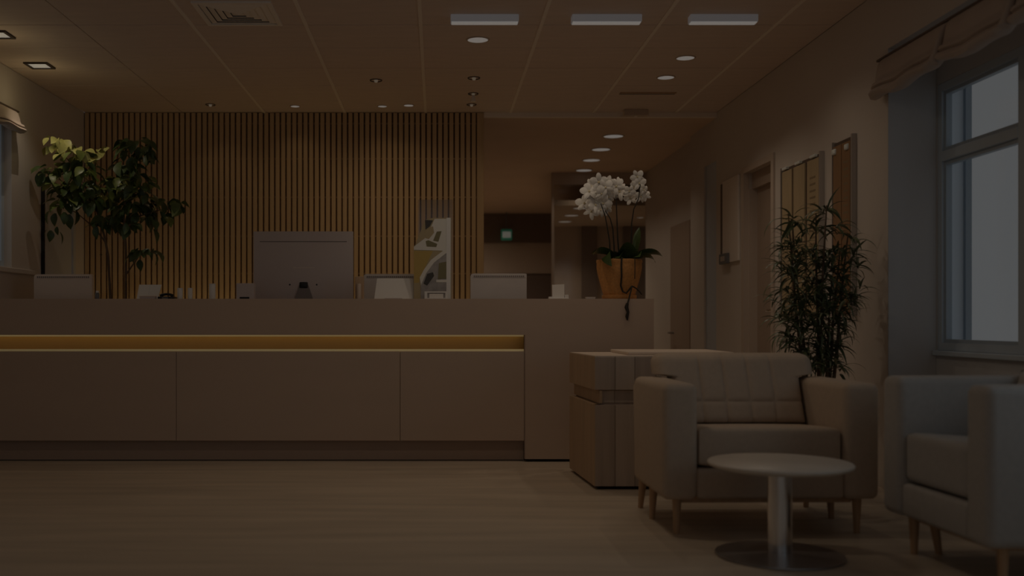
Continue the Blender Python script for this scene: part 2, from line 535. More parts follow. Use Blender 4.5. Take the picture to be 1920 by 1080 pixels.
obj('recess_top', B((DX0, DPX, 0.04, 0.135, 0.95, 0.96)), 'recess', t)
obj('light_strip', B((DX0, DPX - 0.01, 0.085, 0.10, 0.935, 0.945)), 'led', t)
obj('glow_lip', B((DX0, DPX - 0.008, 0.03, 0.036, 0.787, 0.803)), 'lip_glow', t)  # self-lit strip standing in for light on the ledge; no lamp here
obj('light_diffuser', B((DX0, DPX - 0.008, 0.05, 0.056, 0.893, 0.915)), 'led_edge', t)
obj('plinth', B((DX0, DPX - 0.006, 0.07, 0.09, 0.006, 0.15)), 'laminate_dark', t)
obj('plinth_gap', B((DX0, DPX - 0.006, 0.08, 0.09, 0, 0.006)), 'black_gap', t)
t = thing('work_surface', 'low work surface behind the reception counter carrying the monitors', 'worktop', (0, DY, 0))
obj('worktop', B((DX0, DX1 - 0.1, 0.455, 0.90, 0.77, 0.80)), 'laminate', t)
for x in (-3.3, -1.7, 0.0, 1.38):
    obj('worktop_support', B((x, x + 0.03, 0.46, 0.86, 0, 0.77)), 'laminate_dark', t)

# ------------------------------------------------------------------ armchairs
def padded_back(w0, w1, h, th, zflare, seams, hseam):
    """upright cushion: width w0 between the arms, w1 above zflare, with stitched grooves on its front"""
    bm = bmesh.new()
    NU, NV = 48, 30

    def pt(u, v, side):
        zz = v * h
        s = max(0.0, min(1.0, (zz - zflare) / 0.014))
        w = w0 + (w1 - w0) * (s * s * (3 - 2 * s))
        cr = 0.055
        top = h - zz
        ins = 0.0
        if top < cr:
            ins = cr - math.sqrt(max(0, cr * cr - (cr - top) ** 2))
        k = abs(2 * u - 1)
        x = (u - 0.5) * w0 + math.copysign(((w - w0) / 2 - ins) * max(0.0, (k - 0.70) / 0.30) ** 1.2, u - 0.5)
        eu = min(u, 1 - u) * w
        ev = min(v, 1 - v) * h
        e = min(eu, ev)
        rr = 0.045
        k = 1.0 if e > rr else math.sqrt(max(0, 1 - ((rr - e) / rr) ** 2))
        y = th / 2 * (0.25 + 0.75 * k) + 0.012 * math.sin(PI * u) * math.sin(PI * v)
        if side < 0:
            g = 0.0
            for q in seams:
                g += math.exp(-((u - q) * w / 0.007) ** 2)
            g += math.exp(-((zz - hseam) / 0.007) ** 2)
            y -= 0.009 * min(1, g)
        return Vector((x, side * y, zz))
    gu = sorted(set([i / NU for i in range(NU + 1)] + [q + k * 0.006 for q in seams for k in (-1, 0, 1)]))
    gv = sorted(set([j / NV for j in range(NV + 1)] + [hseam / h + k * 0.012 for k in (-1, 0, 1)] + [zflare / h + k * 0.02 for k in (0, 1, 2)]))
    grids = []
    for side in (-1, 1):
        grids.append([[bm.verts.new(pt(u, v, side)) for v in gv] for u in gu])
    nu, nv = len(gu), len(gv)
    for g in grids:
        for i in range(nu - 1):
            for j in range(nv - 1):
                bm.faces.new((g[i][j], g[i + 1][j], g[i + 1][j + 1], g[i][j + 1]))
    a, b = grids
    ring = [(i, 0) for i in range(nu)] + [(nu - 1, j) for j in range(1, nv)] + [(i, nv - 1) for i in range(nu - 2, -1, -1)] + [(0, j) for j in range(nv - 2, 0, -1)]
    for k in range(len(ring)):
        p, q = ring[k], ring[(k + 1) % len(ring)]
        bm.faces.new((a[p[0]][p[1]], a[q[0]][q[1]], b[q[0]][q[1]], b[p[0]][p[1]]))
    return bm


def cushion(bm, x0, x1, y0, y1, z0, z1, r, puff):
    box(bm, x0, x1, y0, y1, z0, z1)
    bmesh.ops.subdivide_edges(bm, edges=bm.edges[:], cuts=13, use_grid_fill=True)
    cx, cy, cz = (x0 + x1) / 2, (y0 + y1) / 2, (z0 + z1) / 2
    hx, hy, hz = (x1 - x0) / 2, (y1 - y0) / 2, (z1 - z0) / 2
    for v in bm.verts:
        p = v.co - Vector((cx, cy, cz))
        q = Vector((max(-hx + r, min(hx - r, p.x)), max(-hy + r, min(hy - r, p.y)), max(-hz + r, min(hz - r, p.z))))
        d = p - q
        if d.length > 1e-6:
            p = q + d.normalized() * r
        fx, fy = p.x / hx, p.y / hy
        if p.z > 0:
            p.z += puff * (1 - fx * fx) * (1 - fy * fy)
        v.co = p + Vector((cx, cy, cz))
    return bm


def leg_bm(x, y, z1, lean, m=0):
    bm = bmesh.new()
    lathe(bm, [(0.014, 0.0), (0.0235, z1)], 12)
    for v in bm.verts:
        k = 1 - v.co.z / z1
        v.co.x += x + lean[0] * k
        v.co.y += y + lean[1] * k
    return bm


def armchair(label, loc, rz, W, D, arm_w, arm_z, seat_z, back_z, wing, fab, seams, legs):
    t = thing('armchair', label, 'armchair', loc, rz, None)
    h, f, b = W / 2, -D / 2, D / 2
    z0 = 0.17
    for s in (-1, 1):
        xa, xb = sorted((s * h, s * (h - arm_w)))
        obj('arm', box(bmesh.new(), xa, xb, f, b - 0.17, z0, arm_z, 0.035, 5), fab, t, smooth=True)
        bm = bmesh.new()
        tube(bm, [(s * (h - 0.012), f + 0.014, z0 + 0.05), (s * (h - 0.012), f + 0.014, arm_z - 0.03)], 0.004, 6)
        obj('piping', bm, fab, t, smooth=True)
    obj('seat_base', box(bmesh.new(), -h + arm_w - 0.004, h - arm_w + 0.004, f + 0.012, b - 0.15, z0 + 0.004, 0.315, 0.02, 3), fab, t, smooth=True)
    bm = box(bmesh.new(), -h + 0.03, h - 0.03, b - 0.17, b - 0.03, z0 + 0.005, arm_z - 0.03, 0.04, 5)
    for v in bm.verts:
        v.co.y += 0.06 * max(0, (v.co.z - 0.35)) / 0.45
    obj('back_shell', bm, fab, t, smooth=True)
    iw = W - 2 * arm_w
    obj('seat_cushion', cushion(bmesh.new(), -iw / 2 + 0.004, iw / 2 - 0.004, f + 0.02, b - 0.30, 0.325, seat_z, 0.028, 0.006), fab, t, smooth=True)
    for v in t.children[-1].data.vertices:
        v.co.z -= 0.055 * (v.co.y - f) / D
    bm = padded_back(iw - 0.008, iw + 2 * wing, back_z - (seat_z - 0.03), 0.15, arm_z - seat_z + 0.032, seams, 0.115)
    for v in bm.verts:
        v.co.z += seat_z - 0.03
        v.co.x -= 0.0
        v.co.y += b - 0.315 + 0.15 * (v.co.z - seat_z) / 0.35
    obj('back_cushion', bm, fab, t, smooth=True)
    for x, y, lx, ly in legs:
        obj('leg', leg_bm(x, y, z0 + 0.02, (lx, ly)), 'leg_wood', t, smooth=True)
    obj('leg_rail', B((-h + 0.10, h - 0.10, f + 0.09, f + 0.12, z0 - 0.025, z0 + 0.006), (-h + 0.08, -h + 0.11, f + 0.1, b - 0.08, z0 - 0.02, z0 + 0.006), (h - 0.11, h - 0.08, f + 0.1, b - 0.08, z0 - 0.02, z0 + 0.006)), 'leg_wood', t)
    return t


W1, D1 = 1.015, 0.83
armchair('beige fabric armchair with stitched back cushion behind the round table', (1.545, 5.165, 0), math.radians(1.0), W1, D1, 0.165, 0.712, 0.508, 0.835, 0.075, 'fabric',
         [0.22, 0.40, 0.585, 0.77],
         [(-W1 / 2 + 0.085, -D1 / 2 + 0.085, 0, 0), (W1 / 2 - 0.075, -D1 / 2 + 0.085, 0, 0), (-W1 / 2 + 0.06, 0.03, -0.01, 0), (W1 / 2 - 0.06, 0.03, 0.01, 0),
          (-W1 / 2 + 0.07, D1 / 2 - 0.10, -0.01, 0.03), (W1 / 2 - 0.07, D1 / 2 - 0.10, 0.01, 0.03)])
W2, D2 = 0.80, 0.80
armchair('beige fabric armchair tinted grey for daylight, turned sideways and cut off by the right edge', (2.375, 4.13, 0), -PI / 2 + math.radians(3), W2, D2, 0.155, 0.765, 0.535, 0.79, -0.005, 'fabric_daylit',
         [0.33, 0.66],
         [(-W2 / 2 + 0.11, -D2 / 2 + 0.09, 0, 0), (W2 / 2 - 0.09, -D2 / 2 + 0.11, 0, 0), (-W2 / 2 + 0.11, -D2 / 2 + 0.17, 0, 0.03), (-W2 / 2 + 0.09, D2 / 2 - 0.1, 0, 0.02), (W2 / 2 - 0.09, D2 / 2 - 0.1, 0, 0.02)])

# ------------------------------------------------------------------ round table
t = thing('coffee_table', 'small round pedestal table with a pale top and chrome column', 'table', (1.461, 4.37, 0))
obj('table_top', lathe(bmesh.new(), [(0, 0.376), (0.270, 0.376), (0.292, 0.383), (0.300, 0.392), (0.300, 0.397), (0.295, 0.402), (0, 0.402)], 64), 'table_top', t, smooth=True)
obj('column', lathe(bmesh.new(), [(0.052, 0.014), (0.052, 0.372)], 40), 'steel', t, smooth=True)
obj('mount_plate', lathe(bmesh.new(), [(0.12, 0.370), (0.12, 0.376)], 32), 'steel_dark', t, smooth=True)
obj('base_plate', lathe(bmesh.new(), [(0.258, 0.0), (0.268, 0.004), (0.267, 0.009), (0.06, 0.016), (0, 0.016)], 64), 'steel_dark', t, smooth=True)

# ------------------------------------------------------------------ wooden cabinet
t = thing('wooden_cabinet', 'low wooden cabinet with a chamfered corner between desk and armchair', 'cabinet', (0, 0, 0))
cx1, cyb = 1.80, 6.86
A0, A1 = Vector((0.886, 6.86)), Vector((0.936, 6.09))
obj('plinth', prism_z(bmesh.new(), [(0.915, 6.84), (0.96, 6.12), (cx1 - 0.02, 6.12), (cx1 - 0.02, 6.84)], 0.0, 0.018), 'black_gap', t)
obj('carcass', prism_z(bmesh.new(), [(0.93, 6.85), (0.972, 6.125), (cx1 - 0.02, 6.125), (cx1 - 0.02, 6.85)], 0.018, 0.765), 'cab_b', t)
fx = [0.936, 1.058, 1.175, 1.30, 1.425, 1.55, 1.675, cx1]
# tiers: lower staves, recessed band, upper staves
for z0, z1, inset, ms in ((0.02, 0.505, 0.0, ('cab_b', 'cab_c')), (0.515, 0.590, 0.03, ('cab_c', 'cab_b')), (0.594, 0.79, 0.0, ('cab_b', 'cab_c'))):
    for k in range(len(fx) - 1):
        y = 6.09 + inset
        obj('stave', B((fx[k] + 0.001 + (inset if k == 0 else 0), fx[k + 1] - 0.001, y, 6.13, z0, z1, 0.0015, 1)), ms[k % 2], t)
    for k in range(3):
        p = A0 + (A1 - A0) * (k / 3.0)
        q = A0 + (A1 - A0) * ((k + 1) / 3.0)
        n = Vector((0.998, 0.065)) * 0.035
        o_ = n * (inset / 0.035)
        obj('stave', prism_z(bmesh.new(), [tuple(p + o_), tuple(q + o_), tuple(q + n * 1.3), tuple(p + n * 1.3)], z0, z1), 'cab_a', t)
obj('cabinet_top', prism_z(bmesh.new(), [(0.889, 6.86), (0.939, 6.093), (cx1, 6.093), (cx1, 6.86)], 0.79, 0.796), 'edge_light', t)
obj('raised_top', B((1.16, cx1, 6.22, 6.86, 0.796, 0.815, 0.003, 1)), 'edge_light', t)

# ------------------------------------------------------------------ ceiling fittings
def downlight(x, d, r, label, z=ZC, lit=True, power=0.0, dark=False, group='round ceiling downlights', aim=(0, 0, -1), cone=120, color=SOFT, n=28):
    t = thing('downlight', label, 'downlight', (x, d, z), 0, group)
    obj('trim_ring', lathe(bmesh.new(), [(r * 0.86, 0.002), (r * 0.86, -0.006), (r * 0.97, -0.007), (r, -0.003), (r, 0.004)], n, cap=False), 'ring_dark' if dark else 'ring', t, smooth=True)
    if dark:
        obj('housing', lathe(bmesh.new(), [(0, 0.0015), (r * 0.88, 0.0015)], n, cap=False), 'ring_dark', t)
        obj('lamp_bulb', lathe(bmesh.new(), [(0, -0.022), (r * 0.22, -0.019), (r * 0.32, -0.008), (r * 0.32, 0.0)], 14, cap=False), 'lamp_dim', t, smooth=True)
    else:
        obj('diffuser', lathe(bmesh.new(), [(0, -0.004), (r * 0.88, -0.003), (r * 0.88, 0.001)], n, cap=False), 'lamp', t, smooth=True)
    if power:
        light('lamp_light', 'SPOT', (0, 0, -0.035), power, color, t, aim, 0.0, cone=cone)
    return t


downlight(0.287, 7.26, 0.085, 'large lit downlight just beyond the leftmost linear ceiling light', power=P_SPOT)
downlight(1.88, 7.76, 0.078, 'lit downlight nearer the viewer of the pair beside the right wall', power=P_SPOT * 1.6)
downlight(1.87, 8.38, 0.078, 'lit downlight farther from the viewer of the pair beside the right wall', power=P_SPOT * 1.6)
downlight(-1.32, 9.50, 0.048, 'small lit downlight leftmost along the top of the slatted wall', power=P_SPOT * 0.10, color=WARM)
downlight(-0.51, 9.50, 0.048, 'small lit downlight second from the left along the slatted wall', power=P_SPOT * 0.10, color=WARM)
downlight(-0.265, 9.46, 0.052, 'small lit downlight third from the left along the slatted wall', power=P_SPOT * 0.10, color=WARM)
G2 = 'dark recessed spotlights over the desk'
downlight(-0.508, 8.48, 0.052, 'dark spotlight alone left of the middle of the ceiling', dark=True, power=P_WASH, group=G2, aim=(-0.75, 1.25, -2.2), cone=105, color=WARM)
downlight(0.30, 8.40, 0.052, 'dark spotlight nearest the viewer in the row of three', dark=True, power=P_WASH, group=G2, aim=(-0.30, 1.3, -2.2), cone=105, color=WARM)
downlight(0.315, 8.98, 0.046, 'dark spotlight with a dropped bulb, middle of the row of three', dark=True, group=G2)
downlight(0.315, 9.43, 0.046, 'dark spotlight farthest from the viewer in the row of three', dark=True, group=G2)
downlight(-2.09, 9.43, 0.046, 'dark spotlight above the left part of the slatted wall, with an added light', dark=True, power=P_WASH * 0.15, group=G2, aim=(0.2, -0.1, -1.9), cone=120, color=WARM)  # light added in a fitting that looks unlit
o = [c for c in bpy.data.objects if c.get('label', '').startswith('dark spotlight with a dropped')][0]
obj('bulb_holder', lathe(bmesh.new(), [(0.012, 0.0), (0.012, -0.03), (0.022, -0.045), (0.024, -0.07), (0.0, -0.075)], 14, cap=False), 'vent', o, smooth=True)

GP = 'downlights in the passage ceiling'
for y, x, lab in ((10.79, 1.855, 'oval-looking passage light nearest the viewer, first of four in line'), (11.62, 1.858, 'passage light second of four in line'),
                  (12.39, 1.865, 'passage light third of four in line'), (13.22, 1.893, 'passage light farthest away, fourth of four in line')):
    downlight(x, y, 0.118, lab, ZP, power=P_SPOT * 1.1, group=GP, color=SOFT)
for x, py, lab in ((1.93, 387, 'light behind the glass partition, uppermost of three beside the orchid'), (1.93, 401, 'light behind the glass partition, middle of three beside the orchid'),
                   (1.95, 413, 'light behind the glass partition, lowest of three beside the orchid'), (2.98, 405, 'small light behind the glass partition right of the orchid stem')):
    d = 1.53 * F / (VY - py) + 0.2
    downlight(x, d, 0.115 if x < 2.5 else 0.06, lab, 2.53, power=P_SPOT * 3.0, group='lights in the glazed room', color=SOFT)

downlight(-0.25, 16.9, 0.118, 'added unseen downlight behind the slatted wall, brightening the passage end', ZP, power=P_SPOT * 9.0, group=GP, cone=165)  # lamp added out of sight to brighten the end wall of the passage
# light strip along the foot of the slatted wall
t = thing('wall_light_strip', 'slim warm uplight along the slatted wall, low behind the desk', 'light strip', (-1.45, 9.62, 0.0))
obj('profile', B((-1.75, 1.75, -0.03, 0.03, 0.0, 0.86)), 'laminate_dark', t)
obj('diffuser', B((-1.74, 1.74, -0.02, 0.02, 0.86, 0.866)), 'led', t)
light('lamp_light', 'AREA', (0, 0, 0.87), P_STRIP, (1.0, 0.72, 0.34), t, (0, 0.35, 1), 3.4, 0.03)

# square spotlights on the left
for x, y, p, lab in ((-3.10, 7.98, 1, 'square recessed spotlight glowing near the left wall'), (-3.06, 7.12, 1, 'square recessed spotlight cut off at the left edge')):
    t = thing('square_spotlight', lab, 'downlight', (x, y, ZC), 0, 'square spotlights near the left wall')
    s = 0.092
    obj('frame', B(*ring_boxes('z', -0.012, 0.002, -s, s, -s, s, 0.02)), 'ring_dark', t)
    obj('diffuser', B((-s + 0.018, s - 0.018, -s + 0.018, s - 0.018, -0.005, 0.001)), 'lamp', t)
    light('lamp_light', 'POINT', (0, 0, -0.26), 3.6, (1.0, 0.80, 0.42), t)
    if y > 7.5:
        light('lamp_spot', 'SPOT', (0, 0, -0.03), 55, (1.0, 0.84, 0.66), t, (0.12, 0.25, -1), 0.0, cone=100)


def linear_light(x0, x1, y, label, group, power, soft=False):
    t = thing('linear_light', label, 'ceiling light', ((x0 + x1) / 2, y, ZC), 0, group)
    h = (x1 - x0) / 2
    obj('housing', B((-h, h, 0, 0.075, -0.048, -0.001, 0.003, 1)), 'lamp_side', t)
    obj('diffuser', B((-h + 0.006, h - 0.006, 0.006, 0.069, -0.0525, -0.047)), 'lamp', t)
    if soft:
        light('lamp_light', 'AREA', (0, 0.037, -0.056), power, SOFT, t, (0, 0, -1), 0.44, 0.07)
    else:
        light('lamp_light', 'SPOT', (0, 0.037, -0.08), power, SOFT, t, (0, 0, -1), 0.0, cone=140)
    return t


GL = 'linear ceiling lights in the front row'
linear_light(0.087, 0.53, 6.655, 'linear ceiling light leftmost of the three in a row', GL, P_SPOT)
linear_light(0.877, 1.331, 6.655, 'linear ceiling light in the middle of the three in a row', GL, P_SPOT)
linear_light(1.646, 2.087, 6.655, 'linear ceiling light rightmost of the three, nearest the window', GL, P_SPOT)
for y, yl, pw in ((5.0, 'just nearer than the front row', 1.0), (1.9, 'farthest from the desk', 0.1)):  # unseen fixtures added as soft fill over the waiting area
    for x, xl in ((-1.9, 'left'), (0.087, 'middle')):
        linear_light(x, x + 0.444, y, 'added unseen linear ceiling light over the open floor on the %s, %s' % (xl, yl), 'added fill lights above the open floor', P_FILL * pw * (0.6 if x < -1 else 1.25), True)

# air diffuser
t = thing('air_vent', 'square louvred air vent in the ceiling at the upper left', 'air vent', (-1.29, 6.64, ZC))
h = 0.25
obj('frame', B(*ring_boxes('z', -0.012, 0.0, -h, h, -h, h, 0.03)), 'vent', t)
obj('backing', B((-h + 0.02, h - 0.02, -h + 0.02, h - 0.02, -0.001, 0.001)), 'dark', t)
for k in range(5):
    a = 0.215 - k * 0.043
    bm = bmesh.new()
    a2 = a - 0.040
    for s in range(4):
        c, sn = math.cos(s * PI / 2), math.sin(s * PI / 2)
        P_ = [(-a, -a, -0.004), (a, -a, -0.004), (a2, -a2, -0.012), (-a2, -a2, -0.012)]
        P_ = [(x * c - y * sn, x * sn + y * c, z) for x, y, z in P_]
        lo = [bm.verts.new(p) for p in P_]
        hi = [bm.verts.new((p[0], p[1], p[2] + 0.003)) for p in P_]
        bm.faces.new(lo)
        bm.faces.new(hi[::-1])
        for i in range(4):
            bm.faces.new((lo[i], hi[i], hi[(i + 1) % 4], lo[(i + 1) % 4]))
    obj('louvre', bm, 'vent', t)

t = thing('slot_diffuser', 'dark narrow slot in the ceiling near the passage', 'air slot', (1.84, 8.97, ZC))
obj('slot', B((-0.24, 0.24, -0.02, 0.02, -0.006, 0.001)), 'ring_dark', t)
obj('flange', B((-0.245, 0.245, -0.045, -0.02, -0.008, 0.001), (-0.245, 0.245, 0.02, 0.03, -0.004, 0.001)), 'leg_wood', t)
t = thing('ceiling_box', 'small pale box fixed to the ceiling at the passage edge', 'sensor', (1.875, 9.66, ZC))
obj('case', B((-0.115, 0.115, -0.02, 0.05, -0.06, 0.0, 0.006, 2)), 'ring', t)
obj('lens', lathe(bmesh.new(), [(0.0, -0.063), (0.016, -0.062), (0.018, -0.058)], 14, c=(0, 0.015, 0), cap=False), 'vent', t, smooth=True)

# exit sign at the end of the passage
t = thing('exit_sign', 'small glowing green sign at the end of the passage', 'sign', (X(950, 18.3), 18.3, Z(440, 18.3)))
obj('case', B((-0.10, 0.10, 0.0, 0.05, -0.10, 0.10, 0.024, 3)), 'exit_green', t, smooth=True)
obj('lit_panel', B((-0.075, 0.075, -0.004, 0.002, -0.055, 0.055, 0.001, 1)), 'exit_white', t)
obj('hanger', B((-0.01, 0.01, 0.015, 0.035, 0.11, ZP - Z(440, 18.3))), 'grey_box', t)

# ------------------------------------------------------------------ roman blinds
def blind(name, label, xw, s, y0, y1, ztop, zbot, ties, grp=None):
    """s = -1: hangs on the right wall and bulges towards -x; ties are the y of the pulled-up bands"""
    t = thing(name, label, 'blind', (xw, (y0 + y1) / 2, zbot))
    H = ztop - zbot
    prof = [(0.012, 1.0), (0.028, 1.0), (0.045, 0.92), (0.058, 0.72), (0.066, 0.52), (0.072, 0.42), (0.092, 0.37), (0.100, 0.28), (0.082, 0.235), (0.105, 0.19), (0.118, 0.10), (0.105, 0.02),
            (0.065, 0.0), (0.030, 0.05), (0.018, 0.2), (0.012, 0.6)]
    bm = bmesh.new()
    N = 90
    rings = []
    for i in range(N + 1):
        y = y0 + (y1 - y0) * i / N
        dt = min(abs(y - q) for q in ties)
        pinch = math.exp(-(dt / 0.035) ** 2)
        wob = 0.012 * math.sin(y * 7.3) + 0.008 * math.sin(y * 17.1)
        end = min(1.0, min(i, N - i) / 2.0)
        ring = []
        for o_, q in prof:
            oo = o_ * (1 - 0.30 * pinch) * (0.75 + 0.25 * end)
            zz = q * H + (wob - 0.03 * pinch * 0 + 0.035 * pinch) * (1 - q) ** 2
            ring.append(bm.verts.new((s * oo, y - (y0 + y1) / 2, zz)))
        rings.append(ring)
    n = len(prof)
    for a, b in zip(rings, rings[1:]):
        for k in range(n):
            bm.faces.new((a[k], a[(k + 1) % n], b[(k + 1) % n], b[k]))
    bm.faces.new(rings[0])
    bm.faces.new(rings[-1])
    obj('fabric', bm, 'shade', t, smooth=True)
    lo, hi = sorted((s * 0.002, s * 0.03))
    obj('head_rail', B((lo, hi, (y0 - y1) / 2 - 0.0, (y1 - y0) / 2 + 0.03, H + 0.002, H + 0.014)), 'frame_dark', t)
    for q in ties:
        bm = bmesh.new()
        pts = [(s * 0.034, q - (y0 + y1) / 2, H - 0.02), (s * 0.062, q - (y0 + y1) / 2, H * 0.6), (s * 0.080, q - (y0 + y1) / 2, H * 0.3), (s * 0.096, q - (y0 + y1) / 2, H * 0.08)]
        for p, r in zip(pts, pts[1:]):
            pass
        tube(bm, pts, [0.014, 0.018, 0.022, 0.028], 8)
        obj('tie_band', bm, 'shade', t, smooth=True)
    return t


blind('roman_blind', 'gathered beige roman blind above the right-hand window', XR, -1, 3.4, 6.14, 2.56, 2.325, (5.33, 4.66, 4.0))
blind('roman_blind', 'gathered beige roman blind above the window at the left edge', XL, 1, 6.6, 8.17, 2.67, 2.49, (6.9, 7.55))

# ------------------------------------------------------------------ things on the right wall
def wall_board(name, label, y0, y1, z0, z1, panels, frame_near=True, grp=None):
    t = thing(name, label, 'wall board', (XR, (y0 + y1) / 2, z0), 0, grp)
    m, H, hw = (y0 + y1) / 2, z1 - z0, (y1 - y0) / 2
    obj('backing', B((-0.014, -0.001, -hw, hw, 0, H)), 'frame_dark', t)
    for a, b, mm, marks in panels:
        p = obj('panel', B((-0.026, -0.013, a - m, b - m, 0.01, H - 0.025, 0.002, 1)), mm, t)
        if marks:
            bm = bmesh.new()
            for k in range(marks):
                z = H - 0.16 - k * 0.047
                w = (b - a) * random.uniform(0.45, 0.62)
                c = (a + b) / 2 - m
                box(bm, -0.0268, -0.0258, c - w / 2, c + w / 2, z, z + 0.014)
            obj('printed_marks', bm, 'print_mark', p)
    obj('frame_edge', B((-0.034, -0.001, -hw - 0.018, -hw, -0.01, H + 0.01)), 'frame_metal', t)
    obj('frame_edge', B((-0.03, -0.001, hw, hw + 0.01, -0.01, H + 0.01)), 'frame_metal', t)
    return t


random.seed(4)
t = wall_board('notice_board', 'tan three-panel board on the right wall behind the tall plant', 7.09, 7.89, 1.05, 2.17,
               [(7.66, 7.87, 'board_tan', 0), (7.39, 7.62, 'board_tan', 0), (7.12, 7.34, 'board_tan', 16)])
for y in (7.80, 7.52, 7.22):
    obj('clip', B((-0.036, -0.008, y - 7.49 - 0.05, y - 7.49 + 0.05, 1.105, 1.125, 0.003, 1)), 'clip', t)
t = wall_board('notice_board', 'brown two-panel board in a pale frame nearest the window', 6.545, 6.86, 1.05, 2.19,
               [(6.72, 6.855, 'board_brown', 0), (6.575, 6.71, 'board_brown', 14)])
for y in (6.83, 6.62):
    obj('clip', B((-0.040, -0.008, y - 6.7025 - 0.028, y - 6.7025 + 0.028, 1.06, 1.10, 0.01, 2)), 'clip', t, smooth=True)

t = thing('wall_panel', 'tall pale panel on the right wall beside the brown door', 'wall panel', (XR, 9.30, 1.54))
obj('face', B((-0.022, -0.001, -0.26, 0.235, 0, 0.76, 0.003, 1)), 'panel', t)
obj('side_edge', B((-0.026, -0.001, 0.235, 0.28, 0.0, 0.74)), 'frame_dark', t)
bx_ = obj('control_unit', B((-0.05, -0.02, 0.0, 0.25, -0.01, 0.085, 0.004, 1)), 'grey_box', t)
obj('screen', B((-0.053, -0.049, 0.06, 0.19, 0.015, 0.06)), 'frame_metal', bx_)

# ------------------------------------------------------------------ things on the desk
CT = DT                   # counter top height
def vent_monitor(label, px0, px1, py0, d, m, slant=0.0, shift=0.0):
    x0, x1, zt = X(px0, d), X(px1, d), Z(py0, d)
    t = thing('monitor', label, 'monitor', ((x0 + x1) / 2, d, 0.80), 0, 'monitors behind the counter')
    w, zt = (x1 - x0) / 2, zt - 0.80
    zb = 0.14
    bm = bmesh.new()
    r = 0.02
    poly = [(-w, zb), (w + slant, zb), (w, zt - 0.005), (w - 0.008, zt), (-w + r, zt), (-w + r * 0.3, zt - r * 0.3), (-w, zt - r)]
    prism(bm, poly, -0.02, 0.025)
    obj('back_shell', bm, m, t)
    vs = obj('vent_strip', B((-w + 0.02, w - 0.012, -0.0225, -0.0195, zt - 0.032, zt - 0.012)), m, t)
    me = None
    n = 26
    for k in range(n):
        x = -w + 0.03 + (2 * w - 0.055) * k / (n - 1)
        if me is None:
            o = obj('vent_slot', B((-0.005, 0.005, -0.0240, -0.022, -0.006, 0.006)), 'grey_slot', vs, (x, 0, zt - 0.022))
            me = o.data
        else:
            new('vent_slot', me, None, vs, (x, 0, zt - 0.022))
    obj('bezel', B((-w + 0.006, w - 0.004, 0.025, 0.03, zb + 0.01, zt - 0.01)), 'black', t)
    obj('neck', B((-0.04, 0.04, 0.0, 0.02, 0.01, zb + 0.05)), 'steel_dark', t)
    obj('foot', B((-0.12, 0.12, -0.07, 0.09, 0.0, 0.012, 0.004, 1)), 'steel_dark', t)
    return t


vent_monitor('beige monitor seen from behind, leftmost on the desk, near the leafy plant', 65.5, 173.5, 514.5, 7.95, 'mon_warm', 0.012)
vent_monitor('pale monitor seen from behind, with a leaning sheet, right of the large grey screen', 682, 786, 514, 7.97, 'mon_white')
vent_monitor('pale monitor seen from behind, between the poster stand and the orchid', 882, 987, 513, 7.97, 'mon_white')

# large display
d = 8.0
t = thing('desktop_computer', 'large grey computer screen seen from behind on the desk', 'computer', (X(569, d), d, 0.80))
hw = (662 - 475) / 2 * d / F
zt = Z(434, d) - 0.80
bm = box(bmesh.new(), -hw, hw, -0.012, 0.012, 0.27, zt, 0.004, 2)
for v in bm.verts:
    if v.co.y < 0 and abs(v.co.x) < hw - 0.01:
        pass
obj('back_shell', bm, 'mon_shell', t, smooth=True)
obj('top_groove', B((-hw + 0.05, hw - 0.05, -0.0135, -0.0115, zt - 0.083, zt - 0.077)), 'grey_slot', t)
obj('rear_mark', B((-0.08, 0.09, -0.0128, -0.0115, zt - 0.285, zt - 0.282)), 'mon_warm', t)
bm = bmesh.new()
prism(bm, [(-0.07, 0.0), (0.08, 0.0), (0.074, 0.38), (0.045, 0.47), (0.032, 0.503), (-0.022, 0.503), (-0.035, 0.47), (-0.064, 0.38)], -0.055, -0.04)
for v in bm.verts:
    v.co.y += 0.035 * v.co.z / 0.503
so = obj('stand', bm, 'grey_slot', t)
obj('hinge', B((-0.028, 0.036, -0.03, -0.008, 0.462, 0.508, 0.006, 2)), 'black', t, smooth=True)
for x in (-0.105, 0.105):
    obj('screw', lathe(bmesh.new(), [(0, 0.0), (0.007, 0.0)], 10, cap=False), 'black', t).data.transform(Matrix.Translation((x, -0.0135, 0.488)) @ Matrix.Rotation(PI / 2, 4, 'X'))
obj('foot', B((-0.13, 0.14, -0.10, 0.09, 0.0, 0.012, 0.004, 1)), 'grey_slot', t)
obj('screen', B((-hw + 0.012, hw - 0.012, 0.012, 0.014, 0.32, zt - 0.02)), 'black', t)

# small items on the counter (front row)
d = 7.60
sc_ = F / d
def cx(px):
    return X(px, d)


def hz(py):
    return Z(py, d) - CT


t = thing('leaning_card', 'white card leaning on the counter beside the leafy plant', 'card', (cx(274), d + 0.05, CT))
bm = bmesh.new()
prism(bm, [(-0.085, 0.0), (0.072, 0.0), (0.092, hz(533)), (-0.076, hz(533))], -0.006, 0.0)
for v in bm.verts:
    v.co.y += v.co.z * 0.35
obj('sheet', bm, 'paper', t)
bm = bmesh.new()
prism(bm, [(0.0, 0.0), (0.004, 0.0), (0.006, hz(533)), (0.002, hz(533))], -0.0075, -0.0055)
for v in bm.verts:
    v.co.y += v.co.z * 0.35
obj('fold', bm, 'white', t)
obj('easel_leg', B((-0.02, 0.02, 0.045, 0.05, 0, 0.085)), 'grey_slot', t)

